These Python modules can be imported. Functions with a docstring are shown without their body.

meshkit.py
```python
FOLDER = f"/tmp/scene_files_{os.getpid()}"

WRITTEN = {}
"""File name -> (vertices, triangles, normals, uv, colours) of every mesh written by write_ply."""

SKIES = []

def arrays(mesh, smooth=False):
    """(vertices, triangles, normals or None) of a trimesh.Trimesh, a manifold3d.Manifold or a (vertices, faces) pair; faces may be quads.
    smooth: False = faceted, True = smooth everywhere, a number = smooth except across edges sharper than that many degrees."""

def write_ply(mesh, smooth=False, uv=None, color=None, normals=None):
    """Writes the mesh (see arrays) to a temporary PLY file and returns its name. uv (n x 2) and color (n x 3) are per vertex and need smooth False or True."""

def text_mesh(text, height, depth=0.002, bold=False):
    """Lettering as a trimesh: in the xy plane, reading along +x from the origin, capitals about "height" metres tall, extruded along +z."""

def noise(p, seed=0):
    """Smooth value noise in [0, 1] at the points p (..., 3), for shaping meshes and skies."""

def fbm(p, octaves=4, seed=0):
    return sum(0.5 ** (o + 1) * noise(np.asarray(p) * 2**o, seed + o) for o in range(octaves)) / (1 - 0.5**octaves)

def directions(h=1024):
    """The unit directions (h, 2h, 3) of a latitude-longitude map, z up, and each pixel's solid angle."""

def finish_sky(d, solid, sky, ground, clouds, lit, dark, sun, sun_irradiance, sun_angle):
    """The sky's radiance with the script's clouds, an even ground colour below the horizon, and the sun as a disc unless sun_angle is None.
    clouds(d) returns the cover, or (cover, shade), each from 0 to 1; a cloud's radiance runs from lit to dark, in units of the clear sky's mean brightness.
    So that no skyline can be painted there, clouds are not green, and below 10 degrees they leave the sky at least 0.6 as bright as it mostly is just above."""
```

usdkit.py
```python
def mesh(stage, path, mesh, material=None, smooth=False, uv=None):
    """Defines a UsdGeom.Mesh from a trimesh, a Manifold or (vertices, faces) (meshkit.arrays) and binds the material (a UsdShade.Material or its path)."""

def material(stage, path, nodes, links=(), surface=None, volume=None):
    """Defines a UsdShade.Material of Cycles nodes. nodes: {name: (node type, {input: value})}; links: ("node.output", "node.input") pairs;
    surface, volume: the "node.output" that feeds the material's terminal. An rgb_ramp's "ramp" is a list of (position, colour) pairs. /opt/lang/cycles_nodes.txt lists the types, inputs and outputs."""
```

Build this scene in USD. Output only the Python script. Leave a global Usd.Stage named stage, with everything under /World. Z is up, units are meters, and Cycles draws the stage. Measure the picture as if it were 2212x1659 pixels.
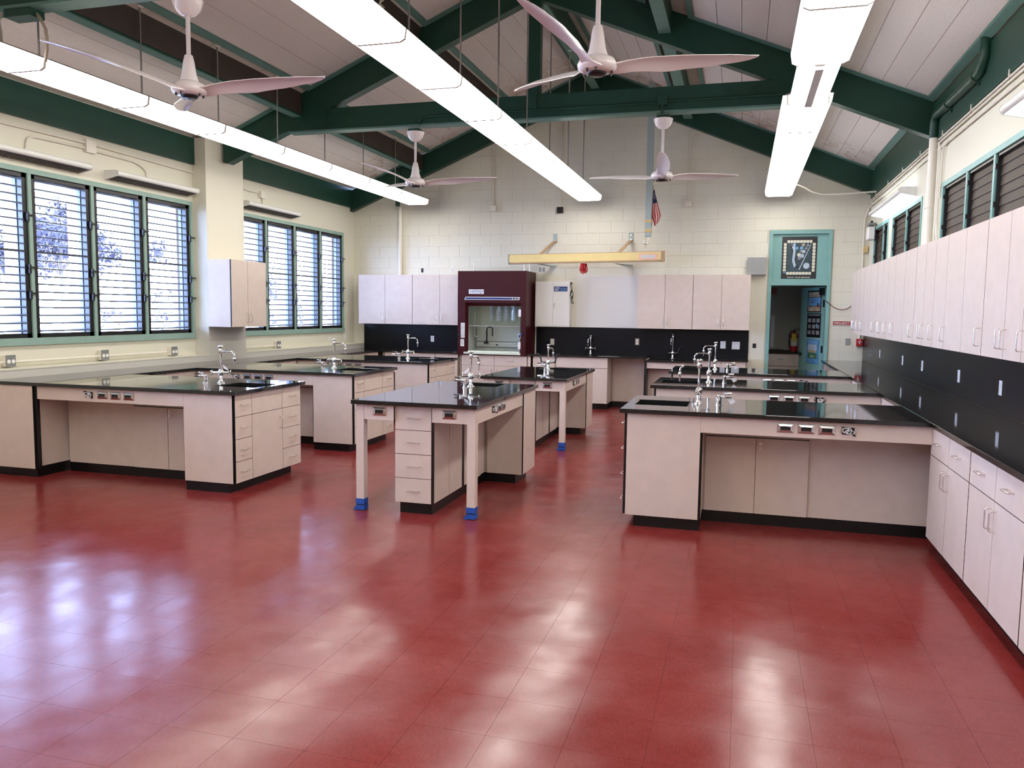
# A school science laboratory: peninsula benches, louvred windows, green roof trusses, ceiling fans, pendant lights.
import math, random
import numpy as np, trimesh
from shapely.geometry import Polygon, box as sbox
from pxr import Gf, Sdf, Usd, UsdGeom, UsdLux, UsdShade
import usdkit, meshkit

random.seed(7)
rng = np.random.default_rng(7)
stage = Usd.Stage.CreateInMemory()
UsdGeom.SetStageUpAxis(stage, 'Z')
UsdGeom.SetStageMetersPerUnit(stage, 1.0)
UsdGeom.Xform.Define(stage, '/World')
UsdGeom.Scope.Define(stage, '/World/Looks')

# ---------------------------------------------------------------- camera, sky, exposure
FPX, YAW, PITCH, ROLL, CAMH = 1721.497, -0.27842, -0.090325, 0.012917, 1.63824
cam = UsdGeom.Camera.Define(stage, '/World/camera')
cam.CreateHorizontalApertureAttr(36.0)
cam.CreateVerticalApertureAttr(27.0)
cam.CreateFocalLengthAttr(FPX / 2212 * 36.0)
cam.CreateClippingRangeAttr(Gf.Vec2f(0.05, 500))
fw = np.array([math.sin(YAW) * math.cos(PITCH), math.cos(YAW) * math.cos(PITCH), math.sin(PITCH)])
rt = np.array([math.cos(YAW), -math.sin(YAW), 0]); up = np.cross(rt, fw)
r2 = rt * math.cos(ROLL) + up * math.sin(ROLL); u2 = -rt * math.sin(ROLL) + up * math.cos(ROLL)
M4 = np.eye(4); M4[0, :3] = r2; M4[1, :3] = u2; M4[2, :3] = -fw; M4[3, :3] = [0, 0, CAMH]
UsdGeom.Xformable(cam).AddTransformOp().Set(Gf.Matrix4d(M4.tolist()))
cam.CreateExposureAttr(0.6)
dome = UsdLux.DomeLight.Define(stage, '/World/sky_light')
dome.CreateColorAttr(Gf.Vec3f(0.40, 0.56, 1.0))
dome.CreateIntensityAttr(6.5)
LAMP = 7.0           # emission of the fluorescent lenses
WALL_LAMP = 4.0

# ---------------------------------------------------------------- materials
MATS = {}
def mat(name, nodes, links, surface='p.BSDF'):
    MATS[name] = usdkit.material(stage, '/World/Looks/' + name, nodes, links, surface=surface)
    return MATS[name]
def plain(name, col, rough=0.5, metal=0.0, spec=0.5, coat=0.0, var=0.0, scale=6.0, bump=0.0, bscale=60.0, bevel=0.0):
    nodes = {'p': ('principled_bsdf', dict(base_color=col, roughness=rough, metallic=metal, specular_ior_level=spec, coat_weight=coat, coat_roughness=0.1))}
    links = []
    if var:
        nodes['g'] = ('geometry', {})
        nodes['n'] = ('noise_texture', dict(scale=scale, detail=5.0, roughness=0.6))
        nodes['r'] = ('rgb_ramp', dict(ramp=[(0.25, tuple(c * (1 - var) for c in col)), (0.75, tuple(min(1, c * (1 + var)) for c in col))]))
        links += [('g.position', 'n.vector'), ('n.fac', 'r.fac'), ('r.color', 'p.base_color')]
    nrm = None
    if bump:
        nodes['g'] = ('geometry', {})
        nodes['bn'] = ('noise_texture', dict(scale=bscale, detail=3.0))
        nodes['b'] = ('bump', dict(strength=bump, distance=0.002))
        links += [('g.position', 'bn.vector'), ('bn.fac', 'b.height')]
        nrm = 'b.normal'
    if bevel:
        nodes['bv'] = ('bevel', dict(radius=bevel, samples=4))
        if nrm: links.append(('bv.bevel', 'b.normal'))
        else: nrm = 'bv.bevel'
    if nrm: links.append((nrm, 'p.normal'))
    return mat(name, nodes, links)

def edged(name, col, axis, edge=(0.006, 0.006, 0.007), rough=0.42):
    """plastic laminate whose board edges carry a black band: black wherever the surface does not face +-axis"""
    nodes = {'g': ('geometry', {}), 'a': ('vector_math', dict(math_type='absolute')), 's': ('separate_xyz', {}),
             't': ('math', dict(math_type='greater_than', value2=0.7)),
             'm': ('mix', dict(color1=edge, color2=col)), 'p': ('principled_bsdf', dict(roughness=rough, specular_ior_level=0.35)),
             'n': ('noise_texture', dict(scale=9.0, detail=4.0)), 'r': ('rgb_ramp', dict(ramp=[(0.3, tuple(c * .96 for c in col)), (0.7, tuple(min(1, c * 1.03) for c in col))]))}
    links = [('g.true_normal', 'a.vector1'), ('a.vector', 's.vector'), ('s.' + axis, 't.value1'), ('t.value', 'm.fac'), ('m.color', 'p.base_color'),
             ('g.position', 'n.vector'), ('n.fac', 'r.fac'), ('r.color', 'm.color2')]
    return mat(name, nodes, links)

LAM = (0.66, 0.555, 0.485)
plain('laminate', LAM, 0.42, spec=0.35, var=0.03, scale=9)
edged('laminate_x', LAM, 'x')
edged('laminate_y', LAM, 'y')
plain('epoxy', (0.012, 0.013, 0.0135), 0.05, spec=0.6)
plain('backsplash', (0.0055, 0.006, 0.0095), 0.28, spec=0.22)
plain('rubber', (0.005, 0.005, 0.006), 0.35, spec=0.4)
plain('cream', (0.70, 0.675, 0.555), 0.55, spec=0.3, bump=0.25, bscale=90)
plain('cream_block', (0.70, 0.675, 0.57), 0.5, spec=0.3, var=0.035, scale=3, bump=0.35, bscale=70)
plain('mortar', (0.58, 0.54, 0.45), 0.8)
plain('grey_paint', (0.60, 0.575, 0.52), 0.5, spec=0.3)
plain('white_panel', (0.72, 0.705, 0.68), 0.4, spec=0.35)
plain('green', (0.012, 0.054, 0.037), 0.42, spec=0.35, var=0.12, scale=5)
plain('green_light', (0.10, 0.20, 0.175), 0.5, spec=0.3, var=0.08, scale=8)
plain('brown', (0.040, 0.026, 0.018), 0.6, var=0.2, scale=6)
plain('deck', (0.50, 0.46, 0.40), 0.75, var=0.12, scale=7)
plain('teal', (0.21, 0.41, 0.39), 0.4, spec=0.4, var=0.06, scale=4)
plain('sage', (0.27, 0.40, 0.345), 0.45, spec=0.35, var=0.08, scale=6)
plain('chrome', (0.80, 0.80, 0.82), 0.07, metal=1.0)
plain('steel', (0.62, 0.61, 0.60), 0.25, metal=1.0)
plain('pull', (0.72, 0.70, 0.69), 0.22, metal=1.0)
plain('black', (0.006, 0.006, 0.007), 0.35)
plain('dark_metal', (0.016, 0.016, 0.02), 0.3, metal=0.3)
plain('blade_metal', (0.085, 0.10, 0.14), 0.5, spec=0.3)
plain('channel_metal', (0.13, 0.165, 0.25), 0.5)
plain('outer_frame', (0.42, 0.30, 0.22), 0.7)
plain('white', (0.78, 0.77, 0.74), 0.4, spec=0.4)
plain('white_gloss', (0.80, 0.74, 0.74), 0.18, spec=0.5)
plain('pipe_white', (0.74, 0.70, 0.61), 0.4)
plain('lamp_white', (0.74, 0.74, 0.70), 0.35)
plain('grille', (0.16, 0.15, 0.14), 0.5)
plain('maroon', (0.048, 0.0058, 0.0085), 0.38, spec=0.2, var=0.1)
plain('hood_liner', (0.48, 0.52, 0.47), 0.4, var=0.08, scale=3)
plain('hood_sill', (0.66, 0.72, 0.60), 0.3)
plain('grey', (0.20, 0.205, 0.205), 0.5)
plain('grey_mid', (0.30, 0.31, 0.30), 0.4)
plain('blue_tape', (0.012, 0.085, 0.42), 0.5)
plain('paper', (0.72, 0.70, 0.64), 0.7)
plain('tag_paper', (0.78, 0.78, 0.80), 0.45)
plain('print', (0.25, 0.25, 0.27), 0.7)
plain('navy', (0.012, 0.035, 0.16), 0.4)
plain('sky_print', (0.16, 0.35, 0.62), 0.35)
plain('red', (0.42, 0.012, 0.015), 0.4)
plain('sign_red', (0.33, 0.035, 0.028), 0.4)
plain('yarn_red', (0.45, 0.006, 0.010), 0.8)
plain('yellow', (0.55, 0.52, 0.03), 0.5)
plain('flag_blue', (0.006, 0.010, 0.06), 0.7)
plain('flag_white', (0.62, 0.52, 0.50), 0.7)
plain('pink_paper', (0.85, 0.42, 0.38), 0.6)
plain('tube_cream', (0.76, 0.61, 0.27), 0.35, spec=0.45, var=0.04)
plain('tan_wood', (0.44, 0.29, 0.17), 0.5, var=0.15)
plain('bracket_grey', (0.36, 0.43, 0.43), 0.45)
plain('masking', (0.62, 0.47, 0.24), 0.6)
plain('white_cord', (0.75, 0.75, 0.76), 0.4)
plain('cord_red', (0.10, 0.012, 0.02), 0.5)
plain('flex', (0.36, 0.32, 0.25), 0.5)
plain('poster_black', (0.012, 0.013, 0.016), 0.3)
plain('poster_slate', (0.022, 0.055, 0.072), 0.3, var=0.35, scale=6)
plain('poster_cream', (0.66, 0.66, 0.55), 0.4)
plain('poster_blue', (0.10, 0.28, 0.50), 0.3, var=0.5, scale=9)
plain('poster_sand', (0.50, 0.38, 0.27), 0.4, var=0.5, scale=14)
plain('poster_mist', (0.42, 0.52, 0.62), 0.4, var=0.25, scale=16)
plain('poster_green', (0.06, 0.16, 0.06), 0.4, var=0.6, scale=16)
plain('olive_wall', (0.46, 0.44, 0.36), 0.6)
plain('paving', (0.62, 0.60, 0.57), 0.8, var=0.1, scale=1.5)
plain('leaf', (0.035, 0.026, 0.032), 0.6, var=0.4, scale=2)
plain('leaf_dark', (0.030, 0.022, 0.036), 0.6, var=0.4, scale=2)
plain('bark', (0.12, 0.09, 0.07), 0.8, var=0.3)
plain('window_dark', (0.060, 0.042, 0.031), 0.55, spec=0.25, var=0.15, scale=5)
plain('label_white', (0.70, 0.72, 0.74), 0.35)

# ceiling boards: speckled white, with brown water stains along the eave next to the back wall
mat('ceiling_board', {'g': ('geometry', {}), 'v': ('noise_texture', dict(scale=120.0, detail=2.0)),
    'r': ('rgb_ramp', dict(ramp=[(0.30, (0.46, 0.41, 0.38)), (0.42, (0.62, 0.565, 0.53)), (0.8, (0.67, 0.615, 0.58))])),
    's': ('separate_xyz', {}), 'y': ('map_range', dict(from_min=12.3, from_max=13.4, to_min=0.0, to_max=1.0, clamp=True)),
    'sn': ('noise_texture', dict(scale=2.3, detail=6.0, roughness=0.65, distortion=0.6)),
    'band': ('rgb_ramp', dict(ramp=[(0.50, (0, 0, 0)), (0.545, (1, 1, 1)), (0.56, (0.25, 0.25, 0.25)), (0.70, (0.1, 0.1, 0.1))])),
    'bw': ('rgb_to_bw', {}), 'k': ('math', dict(math_type='multiply')), 'k2': ('math', dict(math_type='multiply', value2=0.7)),
    'm': ('mix', dict(color2=(0.30, 0.17, 0.08))), 'p': ('principled_bsdf', dict(roughness=0.8, specular_ior_level=0.2))},
    [('g.position', 'v.vector'), ('v.fac', 'r.fac'), ('g.position', 's.vector'), ('s.y', 'y.value'), ('g.position', 'sn.vector'), ('sn.fac', 'band.fac'),
     ('band.color', 'bw.color'), ('bw.val', 'k.value1'), ('y.result', 'k.value2'), ('k.value', 'k2.value1'), ('k2.value', 'm.fac'), ('r.color', 'm.color1'), ('m.color', 'p.base_color')])

# red vinyl tile: fine mottling, a waxed top with a slow ripple, faint wear
mat('vinyl_red', {'g': ('geometry', {}), 'o': ('object_info', {}),
    'st': ('mapping', dict(scale=(22.0, 5.0, 5.0))), 'n': ('noise_texture', dict(scale=6.0, detail=8.0, roughness=0.7)),
    'r': ('rgb_ramp', dict(ramp=[(0.28, (0.150, 0.0165, 0.0165)), (0.5, (0.200, 0.023, 0.021)), (0.72, (0.250, 0.034, 0.030))])),
    'n2': ('noise_texture', dict(scale=1.1, detail=3.0)), 'r2': ('rgb_ramp', dict(ramp=[(0.3, (0.86, 0.86, 0.86)), (0.7, (1.1, 1.1, 1.1))])),
    'mul': ('mix', dict(mix_type='multiply', fac=1.0)),
    'b1': ('noise_texture', dict(scale=2.6, detail=1.5, roughness=0.4)), 'bp': ('bump', dict(strength=0.5, distance=0.012)),
    'b2': ('noise_texture', dict(scale=38.0, detail=2.0)), 'bp2': ('bump', dict(strength=0.12, distance=0.0008)),
    'rn': ('noise_texture', dict(scale=3.0, detail=4.0)), 'rr': ('map_range', dict(from_min=0.3, from_max=0.7, to_min=0.17, to_max=0.27)),
    'p': ('principled_bsdf', dict(specular_ior_level=0.45))},
    [('g.position', 'st.vector'), ('st.vector', 'n.vector'), ('n.fac', 'r.fac'), ('g.position', 'n2.vector'), ('n2.fac', 'r2.fac'), ('r.color', 'mul.color1'), ('r2.color', 'mul.color2'),
     ('mul.color', 'p.base_color'), ('g.position', 'b1.vector'), ('b1.fac', 'bp.height'), ('g.position', 'b2.vector'), ('b2.fac', 'bp2.height'), ('bp.normal', 'bp2.normal'), ('bp2.normal', 'p.normal'),
     ('g.position', 'rn.vector'), ('rn.fac', 'rr.value'), ('rr.result', 'p.roughness')])
plain('tile_joint', (0.15, 0.018, 0.017), 0.6)
mat('lens', {'e': ('emission', dict(color=(1.0, 0.955, 0.90), strength=LAMP))}, [], surface='e.emission')
mat('tube_lit', {'e': ('emission', dict(color=(1.0, 0.955, 0.90), strength=LAMP * 2.2))}, [], surface='e.emission')
mat('wall_lens', {'e': ('emission', dict(color=(0.96, 0.97, 1.0), strength=WALL_LAMP))}, [], surface='e.emission')
mat('pane', {'f': ('fresnel', dict(IOR=1.5)), 't': ('transparent_bsdf', dict(color=(0.93, 0.96, 0.94))), 'gl': ('glossy_bsdf', dict(color=(0.95, 0.95, 0.95), roughness=0.02)), 'm': ('mix_closure', {})},
    [('f.fac', 'm.fac'), ('t.BSDF', 'm.closure1'), ('gl.BSDF', 'm.closure2')], surface='m.closure')

# ---------------------------------------------------------------- mesh helpers
TM = trimesh.Trimesh
def cat(*ms):
    ms = [m for k in ms for m in (k if isinstance(k, (list, tuple)) else [k])]
    return trimesh.util.concatenate(ms)
_BF = np.array([[0, 2, 1], [0, 3, 2], [4, 5, 6], [4, 6, 7], [0, 1, 5], [0, 5, 4], [1, 2, 6], [1, 6, 5], [2, 3, 7], [2, 7, 6], [3, 0, 4], [3, 4, 7]])
def bx(x0, x1, y0, y1, z0, z1):
    x0, x1 = sorted((x0, x1)); y0, y1 = sorted((y0, y1)); z0, z1 = sorted((z0, z1))
    return TM([[x0, y0, z0], [x1, y0, z0], [x1, y1, z0], [x0, y1, z0], [x0, y0, z1], [x1, y0, z1], [x1, y1, z1], [x0, y1, z1]], _BF, process=False)
def hexa(p):
    """box from eight corners ordered as in bx"""
    return TM(np.array(p, float), _BF, process=False)
def chamfered(x0, x1, y0, y1, z0, z1, c, axis):
    """box whose four edges round the face side +-axis are chamfered (both ends)"""
    import manifold3d as m3
    pts = []
    lo, hi = np.array([x0, y0, z0], float), np.array([x1, y1, z1], float)
    lo, hi = np.minimum(lo, hi), np.maximum(lo, hi)
    for i in np.ndindex(2, 2, 2):
        corner = np.where(i, hi, lo)
        for a in range(3):
            q = corner.copy()
            for b in range(3):
                if b != a: q[b] += c if i[b] == 0 else -c
            pts.append(q)
    return TM(*_man(m3.Manifold.hull_points(pts)), process=False)
def _man(m):
    k = m.to_mesh(); return np.array(k.vert_properties[:, :3]), np.array(k.tri_verts)
def cyl(p, q, r, n=12, r1=None):
    """a capped cylinder or cone between two points"""
    p, q = np.array(p, float), np.array(q, float); d = q - p; L = np.linalg.norm(d); d = d / L
    a = np.cross(d, [0, 0, 1.0] if abs(d[2]) < 0.9 else [1.0, 0, 0]); a /= np.linalg.norm(a); b = np.cross(d, a)
    t = np.arange(n) / n * 2 * math.pi
    ring = np.outer(np.cos(t), a) + np.outer(np.sin(t), b)
    v = np.vstack([p + ring * r, q + ring * (r if r1 is None else r1), [p], [q]])
    i = np.arange(n); j = (i + 1) % n
    f = np.vstack([np.c_[i, j, j + n], np.c_[i, j + n, i + n], np.c_[j, i, np.full(n, 2 * n)], np.c_[i + n, j + n, np.full(n, 2 * n + 1)]])
    return TM(v, f, process=False)
def tube(pts, r, n=8):
    """a swept round tube through the points, capped"""
    pts = np.array(pts, float); N = len(pts)
    t = np.gradient(pts, axis=0); t /= np.linalg.norm(t, axis=1, keepdims=True)
    a = np.cross(t[0], [0, 0, 1.0] if abs(t[0][2]) < 0.9 else [1.0, 0, 0]); a /= np.linalg.norm(a)
    v = []; ang = np.arange(n) / n * 2 * math.pi
    for k in range(N):
        a = a - t[k] * (a @ t[k]); a /= np.linalg.norm(a); b = np.cross(t[k], a)
        rr = r if np.isscalar(r) else r[k]
        v.append(pts[k] + rr * (np.outer(np.cos(ang), a) + np.outer(np.sin(ang), b)))
    v = np.vstack(v + [pts[:1], pts[-1:]]); f = []
    i = np.arange(n); j = (i + 1) % n
    for k in range(N - 1):
        o = k * n; f += [np.c_[i + o, j + o, j + o + n], np.c_[i + o, j + o + n, i + o + n]]
    f += [np.c_[j, i, np.full(n, N * n)], np.c_[i + (N - 1) * n, j + (N - 1) * n, np.full(n, N * n + 1)]]
    return TM(v, np.vstack(f), process=False)
def lathe(prof, c=(0, 0, 0), n=24):
    """profile (r, z) pairs turned about the z axis through c"""
    prof = np.array(prof, float); N = len(prof); t = np.arange(n) / n * 2 * math.pi
    v = np.vstack([np.c_[p[0] * np.cos(t), p[0] * np.sin(t), np.full(n, p[1])] for p in prof]) + np.array(c)
    f = []; i = np.arange(n); j = (i + 1) % n
    for k in range(N - 1):
        o = k * n; f += [np.c_[i + o, j + o, j + o + n], np.c_[i + o, j + o + n, i + o + n]]
    m = TM(v, np.vstack(f), process=False)
    return m
def arc(c, r, a0, a1, e1, e2, n=8):
    t = np.radians(np.linspace(a0, a1, n)); return [np.array(c) + r * (math.cos(k) * np.array(e1) + math.sin(k) * np.array(e2)) for k in t]
def prism(poly, axis, a, b):
    """polygon (list of 2-D points) extruded along an axis from a to b; axis 'x': points are (y, z); 'y': (x, z); 'z': (x, y)"""
    P = Polygon(poly) if not isinstance(poly, Polygon) else poly
    m = trimesh.creation.extrude_polygon(P, abs(b - a), engine='earcut'); v = np.array(m.vertices); lo = min(a, b)
    if axis == 'z': w = np.c_[v[:, 0], v[:, 1], v[:, 2] + lo]; f = m.faces
    elif axis == 'x': w = np.c_[v[:, 2] + lo, v[:, 0], v[:, 1]]; f = m.faces
    else: w = np.c_[v[:, 0], v[:, 2] + lo, v[:, 1]]; f = m.faces[:, ::-1]
    return TM(w, f, process=False)
def spread(a, b, n):
    return np.linspace(a, b, n)
def pull(c, along, out, w=0.10, h=0.032, r=0.0042):
    """a wire pull: centre on the face, direction along, direction out"""
    c, al, o = np.array(c, float), np.array(along, float), np.array(out, float)
    k = 0.012
    p = [c - al * w / 2 - o * .003, c - al * w / 2 + o * (h - k)] + arc(c - al * (w / 2 - k) + o * (h - k), k, 180, 90, al, o, 4)[1:] + \
        arc(c + al * (w / 2 - k) + o * (h - k), k, 90, 0, al, o, 4) + [c + al * w / 2 - o * .003]
    return tube(p, r, 6)
def text_on(txt, h, origin, right, upv, depth=0.001, bold=True, width=None):
    m = meshkit.text_mesh(txt, h, depth, bold)
    v = np.array(m.vertices)
    if width: v[:, 0] *= width / v[:, 0].max()
    right, upv = np.array(right, float), np.array(upv, float); n = np.cross(right, upv)
    return TM(np.array(origin) + np.outer(v[:, 0], right) + np.outer(v[:, 1], upv) + np.outer(v[:, 2], n), m.faces, process=False)

# ---------------------------------------------------------------- scene helpers
TAKEN = {}
def numbered(parent, name):
    k = parent + '/' + name; n = TAKEN.get(k, 0); TAKEN[k] = n + 1
    return k if n == 0 else f'{k}_{n:03d}'
def put(path, mesh, m, smooth, off=None):
    if off is not None:
        mesh = TM(np.array(mesh.vertices) - off, mesh.faces, process=False)
    return usdkit.mesh(stage, path, mesh, MATS[m], smooth=smooth).GetPrim()
def keys(prim, **kw):
    for k, v in kw.items():
        if v: prim.SetCustomDataByKey({'cat': 'category'}.get(k, k), v)
class Part:
    def __init__(s, name, mesh, m, smooth=False, label=None, kind=None):
        s.name, s.mesh, s.m, s.smooth, s.label, s.kind, s.kids = name, mesh, m, smooth, label, kind, []
    def add(s, name, mesh, m, smooth=False, label=None, kind=None):
        s.kids.append(Part(name, mesh, m, smooth, label, kind)); return s.kids[-1]
class Thing(Part):
    def __init__(s, name, label=None, cat=None, group=None, kind=None, mesh=None, m=None, smooth=False):
        Part.__init__(s, name, mesh, m, smooth, label, kind); s.cat, s.group = cat, group
    def done(s):
        """writes the thing: an Xform at its base holding its parts (or one Mesh when it has none)"""
        ms = []
        def walk(p):
            if p.mesh is not None: ms.append(np.array(p.mesh.bounds))
            for k in p.kids: walk(k)
        walk(s)
        b = np.array(ms); lo, hi = b[:, 0].min(0), b[:, 1].max(0)
        off = np.array([(lo[0] + hi[0]) / 2, (lo[1] + hi[1]) / 2, lo[2]])
        s.off = off; s.path = numbered('/World', s.name)
        if s.mesh is not None and not s.kids:
            prim = put(s.path, s.mesh, s.m, s.smooth, off); x = UsdGeom.Xformable(prim)
        else:
            x = UsdGeom.Xform.Define(stage, s.path); prim = x.GetPrim()
        x.AddTranslateOp().Set(Gf.Vec3d(*map(float, off)))
        if s.mesh is None or s.kids: x.AddRotateZOp().Set(0.0)
        keys(prim, label=s.label, cat=s.cat, group=s.group, kind=s.kind)
        def write(p, path):
            for k in p.kids:
                q = numbered(path, k.name)
                pr = put(q, k.mesh, k.m, k.smooth, off); keys(pr, label=k.label, kind=k.kind)
                write(k, q)
        if s.mesh is not None and s.kids:
            s.kids.insert(0, Part('body', s.mesh, s.m, s.smooth))
        write(s, s.path)
        s.prim = prim
        return s
    def copy(s, label, move=(0, 0, 0), rot=0.0, group=None):
        path = numbered('/World', s.name)
        x = UsdGeom.Xform.Define(stage, path); p = x.GetPrim()
        x.AddTranslateOp().Set(Gf.Vec3d(*map(float, s.off + np.array(move)))); x.AddRotateZOp().Set(float(rot))
        keys(p, label=label, cat=s.cat, group=group or s.group)
        p.GetReferences().AddInternalReference(s.path); p.SetInstanceable(True)
        return p
def simple(name, label, cat_, mesh, m, smooth=False, group=None):
    return Thing(name, label, cat_, group, None, mesh, m, smooth).done()
def struct(name, mesh=None, m=None, smooth=False, label=None):
    return Thing(name, label, None, None, 'structure', mesh, m, smooth)

# ================================================================ the room shell
XL, XH, XR, YB = -7.19, -6.977, 1.92, 14.0      # window wall, pilaster / low wall face, right wall, back wall
XM, ZR, SL = -2.547, 5.80, 5 / 12               # ridge line, its height, roof slope
YF = -2.5
zc = lambda x, d=0.0: ZR - SL * abs(x - XM) + d
zb = lambda x: 5.42 - SL * abs(x - XM)          # underside of the rafters
def proj(P):
    d = np.array(P, float) - [0, 0, CAMH]; w = d @ fw
    return 1106 + FPX * (d @ r2) / w, 829.5 - FPX * (d @ u2) / w, w

# floor: 12-inch vinyl tiles
PIT = 0.305
flo = struct('floor', bx(-7.3, 2.1, YF, 14.15, -0.06, -0.0022), 'tile_joint', label='red waxed vinyl tile floor of the laboratory')
tiles = []
def tile_mesh(ix, iy, r):
    x0, y0 = 0.02 + PIT * ix, 2.82 + PIT * iy
    x1, y1 = min(x0 + PIT, XR), min(y0 + PIT, YB)
    x0, y0 = max(x0, XH), max(y0, YF)
    if x1 - x0 < .02 or y1 - y0 < .02: return None
    g, e = 0.0002, 0.0003
    tx, ty = r.uniform(-1, 1, 2) * 0.00015
    h = lambda x, y: tx * (x - (x0 + x1) / 2) + ty * (y - (y0 + y1) / 2)
    b = [(x0 + g, y0 + g), (x1 - g, y0 + g), (x1 - g, y1 - g), (x0 + g, y1 - g)]
    t = [(x0 + g + e, y0 + g + e), (x1 - g - e, y0 + g + e), (x1 - g - e, y1 - g - e), (x0 + g + e, y1 - g - e)]
    return hexa([(x, y, -0.003) for x, y in b] + [(x, y, h(x, y)) for x, y in t])
for ix in range(-24, 7):
    for iy in range(-18, 37):
        m = tile_mesh(ix, iy, rng)
        if m is None: continue
        c = m.bounds.mean(0)
        vis = 0
        if c[1] > 1.5:
            u, v, w = proj(c)
            if w > 0 and -60 < u < 2272 and 0 < v < 1719:
                hid = (c[0] < -4.3 and (c[1] > 5.95)) or (c[0] > -0.8 and c[1] > 6.3) or c[0] > 1.36
                vis = 0 if hid else PIT ** 2 * (CAMH / w) / w ** 2
        tiles.append((vis, m))
tiles.sort(key=lambda t: -t[0])
for v, m in tiles[:300]: flo.add('tile', m, 'vinyl_red')
flo.add('tile_field', cat([m for v, m in tiles[300:]]), 'vinyl_red', kind='stuff')
flo.done()

# back wall: painted concrete blocks around a door opening, gable top
DX0, DX1, DZ = 0.40, 1.37, 3.03
gable = Polygon([(XL - .2, 0), (XR + .2, 0), (XR + .2, zc(XR + .2)), (XM, ZR), (XL - .2, zc(XL - .2))])
opening = sbox(DX0 + .01, -1, DX1 - .01, DZ - .01)
wb = struct('wall_back', prism(gable.difference(opening), 'y', YB + .0035, YB + .2), 'mortar', label='cream painted concrete block gable wall at the back')
inner = Polygon([(XL, 0), (XR, 0), (XR, zc(XR)), (XM, ZR), (XL, zc(XL))]).difference(sbox(DX0 - .02, -1, DX1 + .02, DZ + .01))
for k in range(-15, 14):
    z0 = 3.03 + 0.2 * k
    off = 0.36 if k % 2 else 0.16
    for i in range(-20, 6):
        x0 = off + 0.4 * i
        r = sbox(x0 + .002, z0 + .002, x0 + .398, z0 + .198)
        if not (z0 > 2.2 or (x0 + .4 > 1.38 and z0 > .6) or (x0 + .4 > .12 and x0 < .5 and z0 > .6)): continue
        g = r.intersection(inner)
        if g.is_empty or g.area < .004: continue
        for q in getattr(g, 'geoms', [g]):
            if q.area > .004: wb.add('block', prism(q.simplify(.001), 'y', YB - rng.uniform(0, .0012), YB + .01), 'cream_block')
wb.add('plain_wall', prism(sbox(XL, 0, DX0 - .02, 2.23), 'y', YB - .0004, YB + .01), 'cream_block')
wb.add('whiteboard_panel', bx(-2.83, -1.70, YB - .012, YB - .001, 1.383, 2.29), 'white_panel', label='blank off-white wall panel between the cabinets')
wb.done()

def wall_with_holes(name, x0, x1, y0, y1, z1, holes, m, label):
    P = sbox(y0, 0, y1, z1)
    for h in holes: P = P.difference(sbox(*h))
    return struct(name, prism(P, 'x', x0, x1), m, label=label)
W1, W2, W3 = (5.89, 9.30, 1.225, 3.06), (10.21, 13.57, 1.225, 3.06), (1.10, 4.46, 1.225, 3.06)
wl = wall_with_holes('wall_left', XL - .2, XL, YF, YB, 3.98, [(w[0], w[2], w[1], w[3]) for w in (W1, W2, W3)], 'cream', 'cream plaster wall on the left with louvred windows')
for a, b in ((4.85, 5.69), (9.33, 10.17)):
    wl.add('pilaster', bx(XL, XH, a, b, 1.0, zb(XH) + .33), 'cream')
    wl.add('pilaster_base', bx(XL + .002, XH + .0015, a - .0015, b + .0015, .99, 1.375), 'grey_paint', label='light grey lower part of the pilaster')
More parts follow.
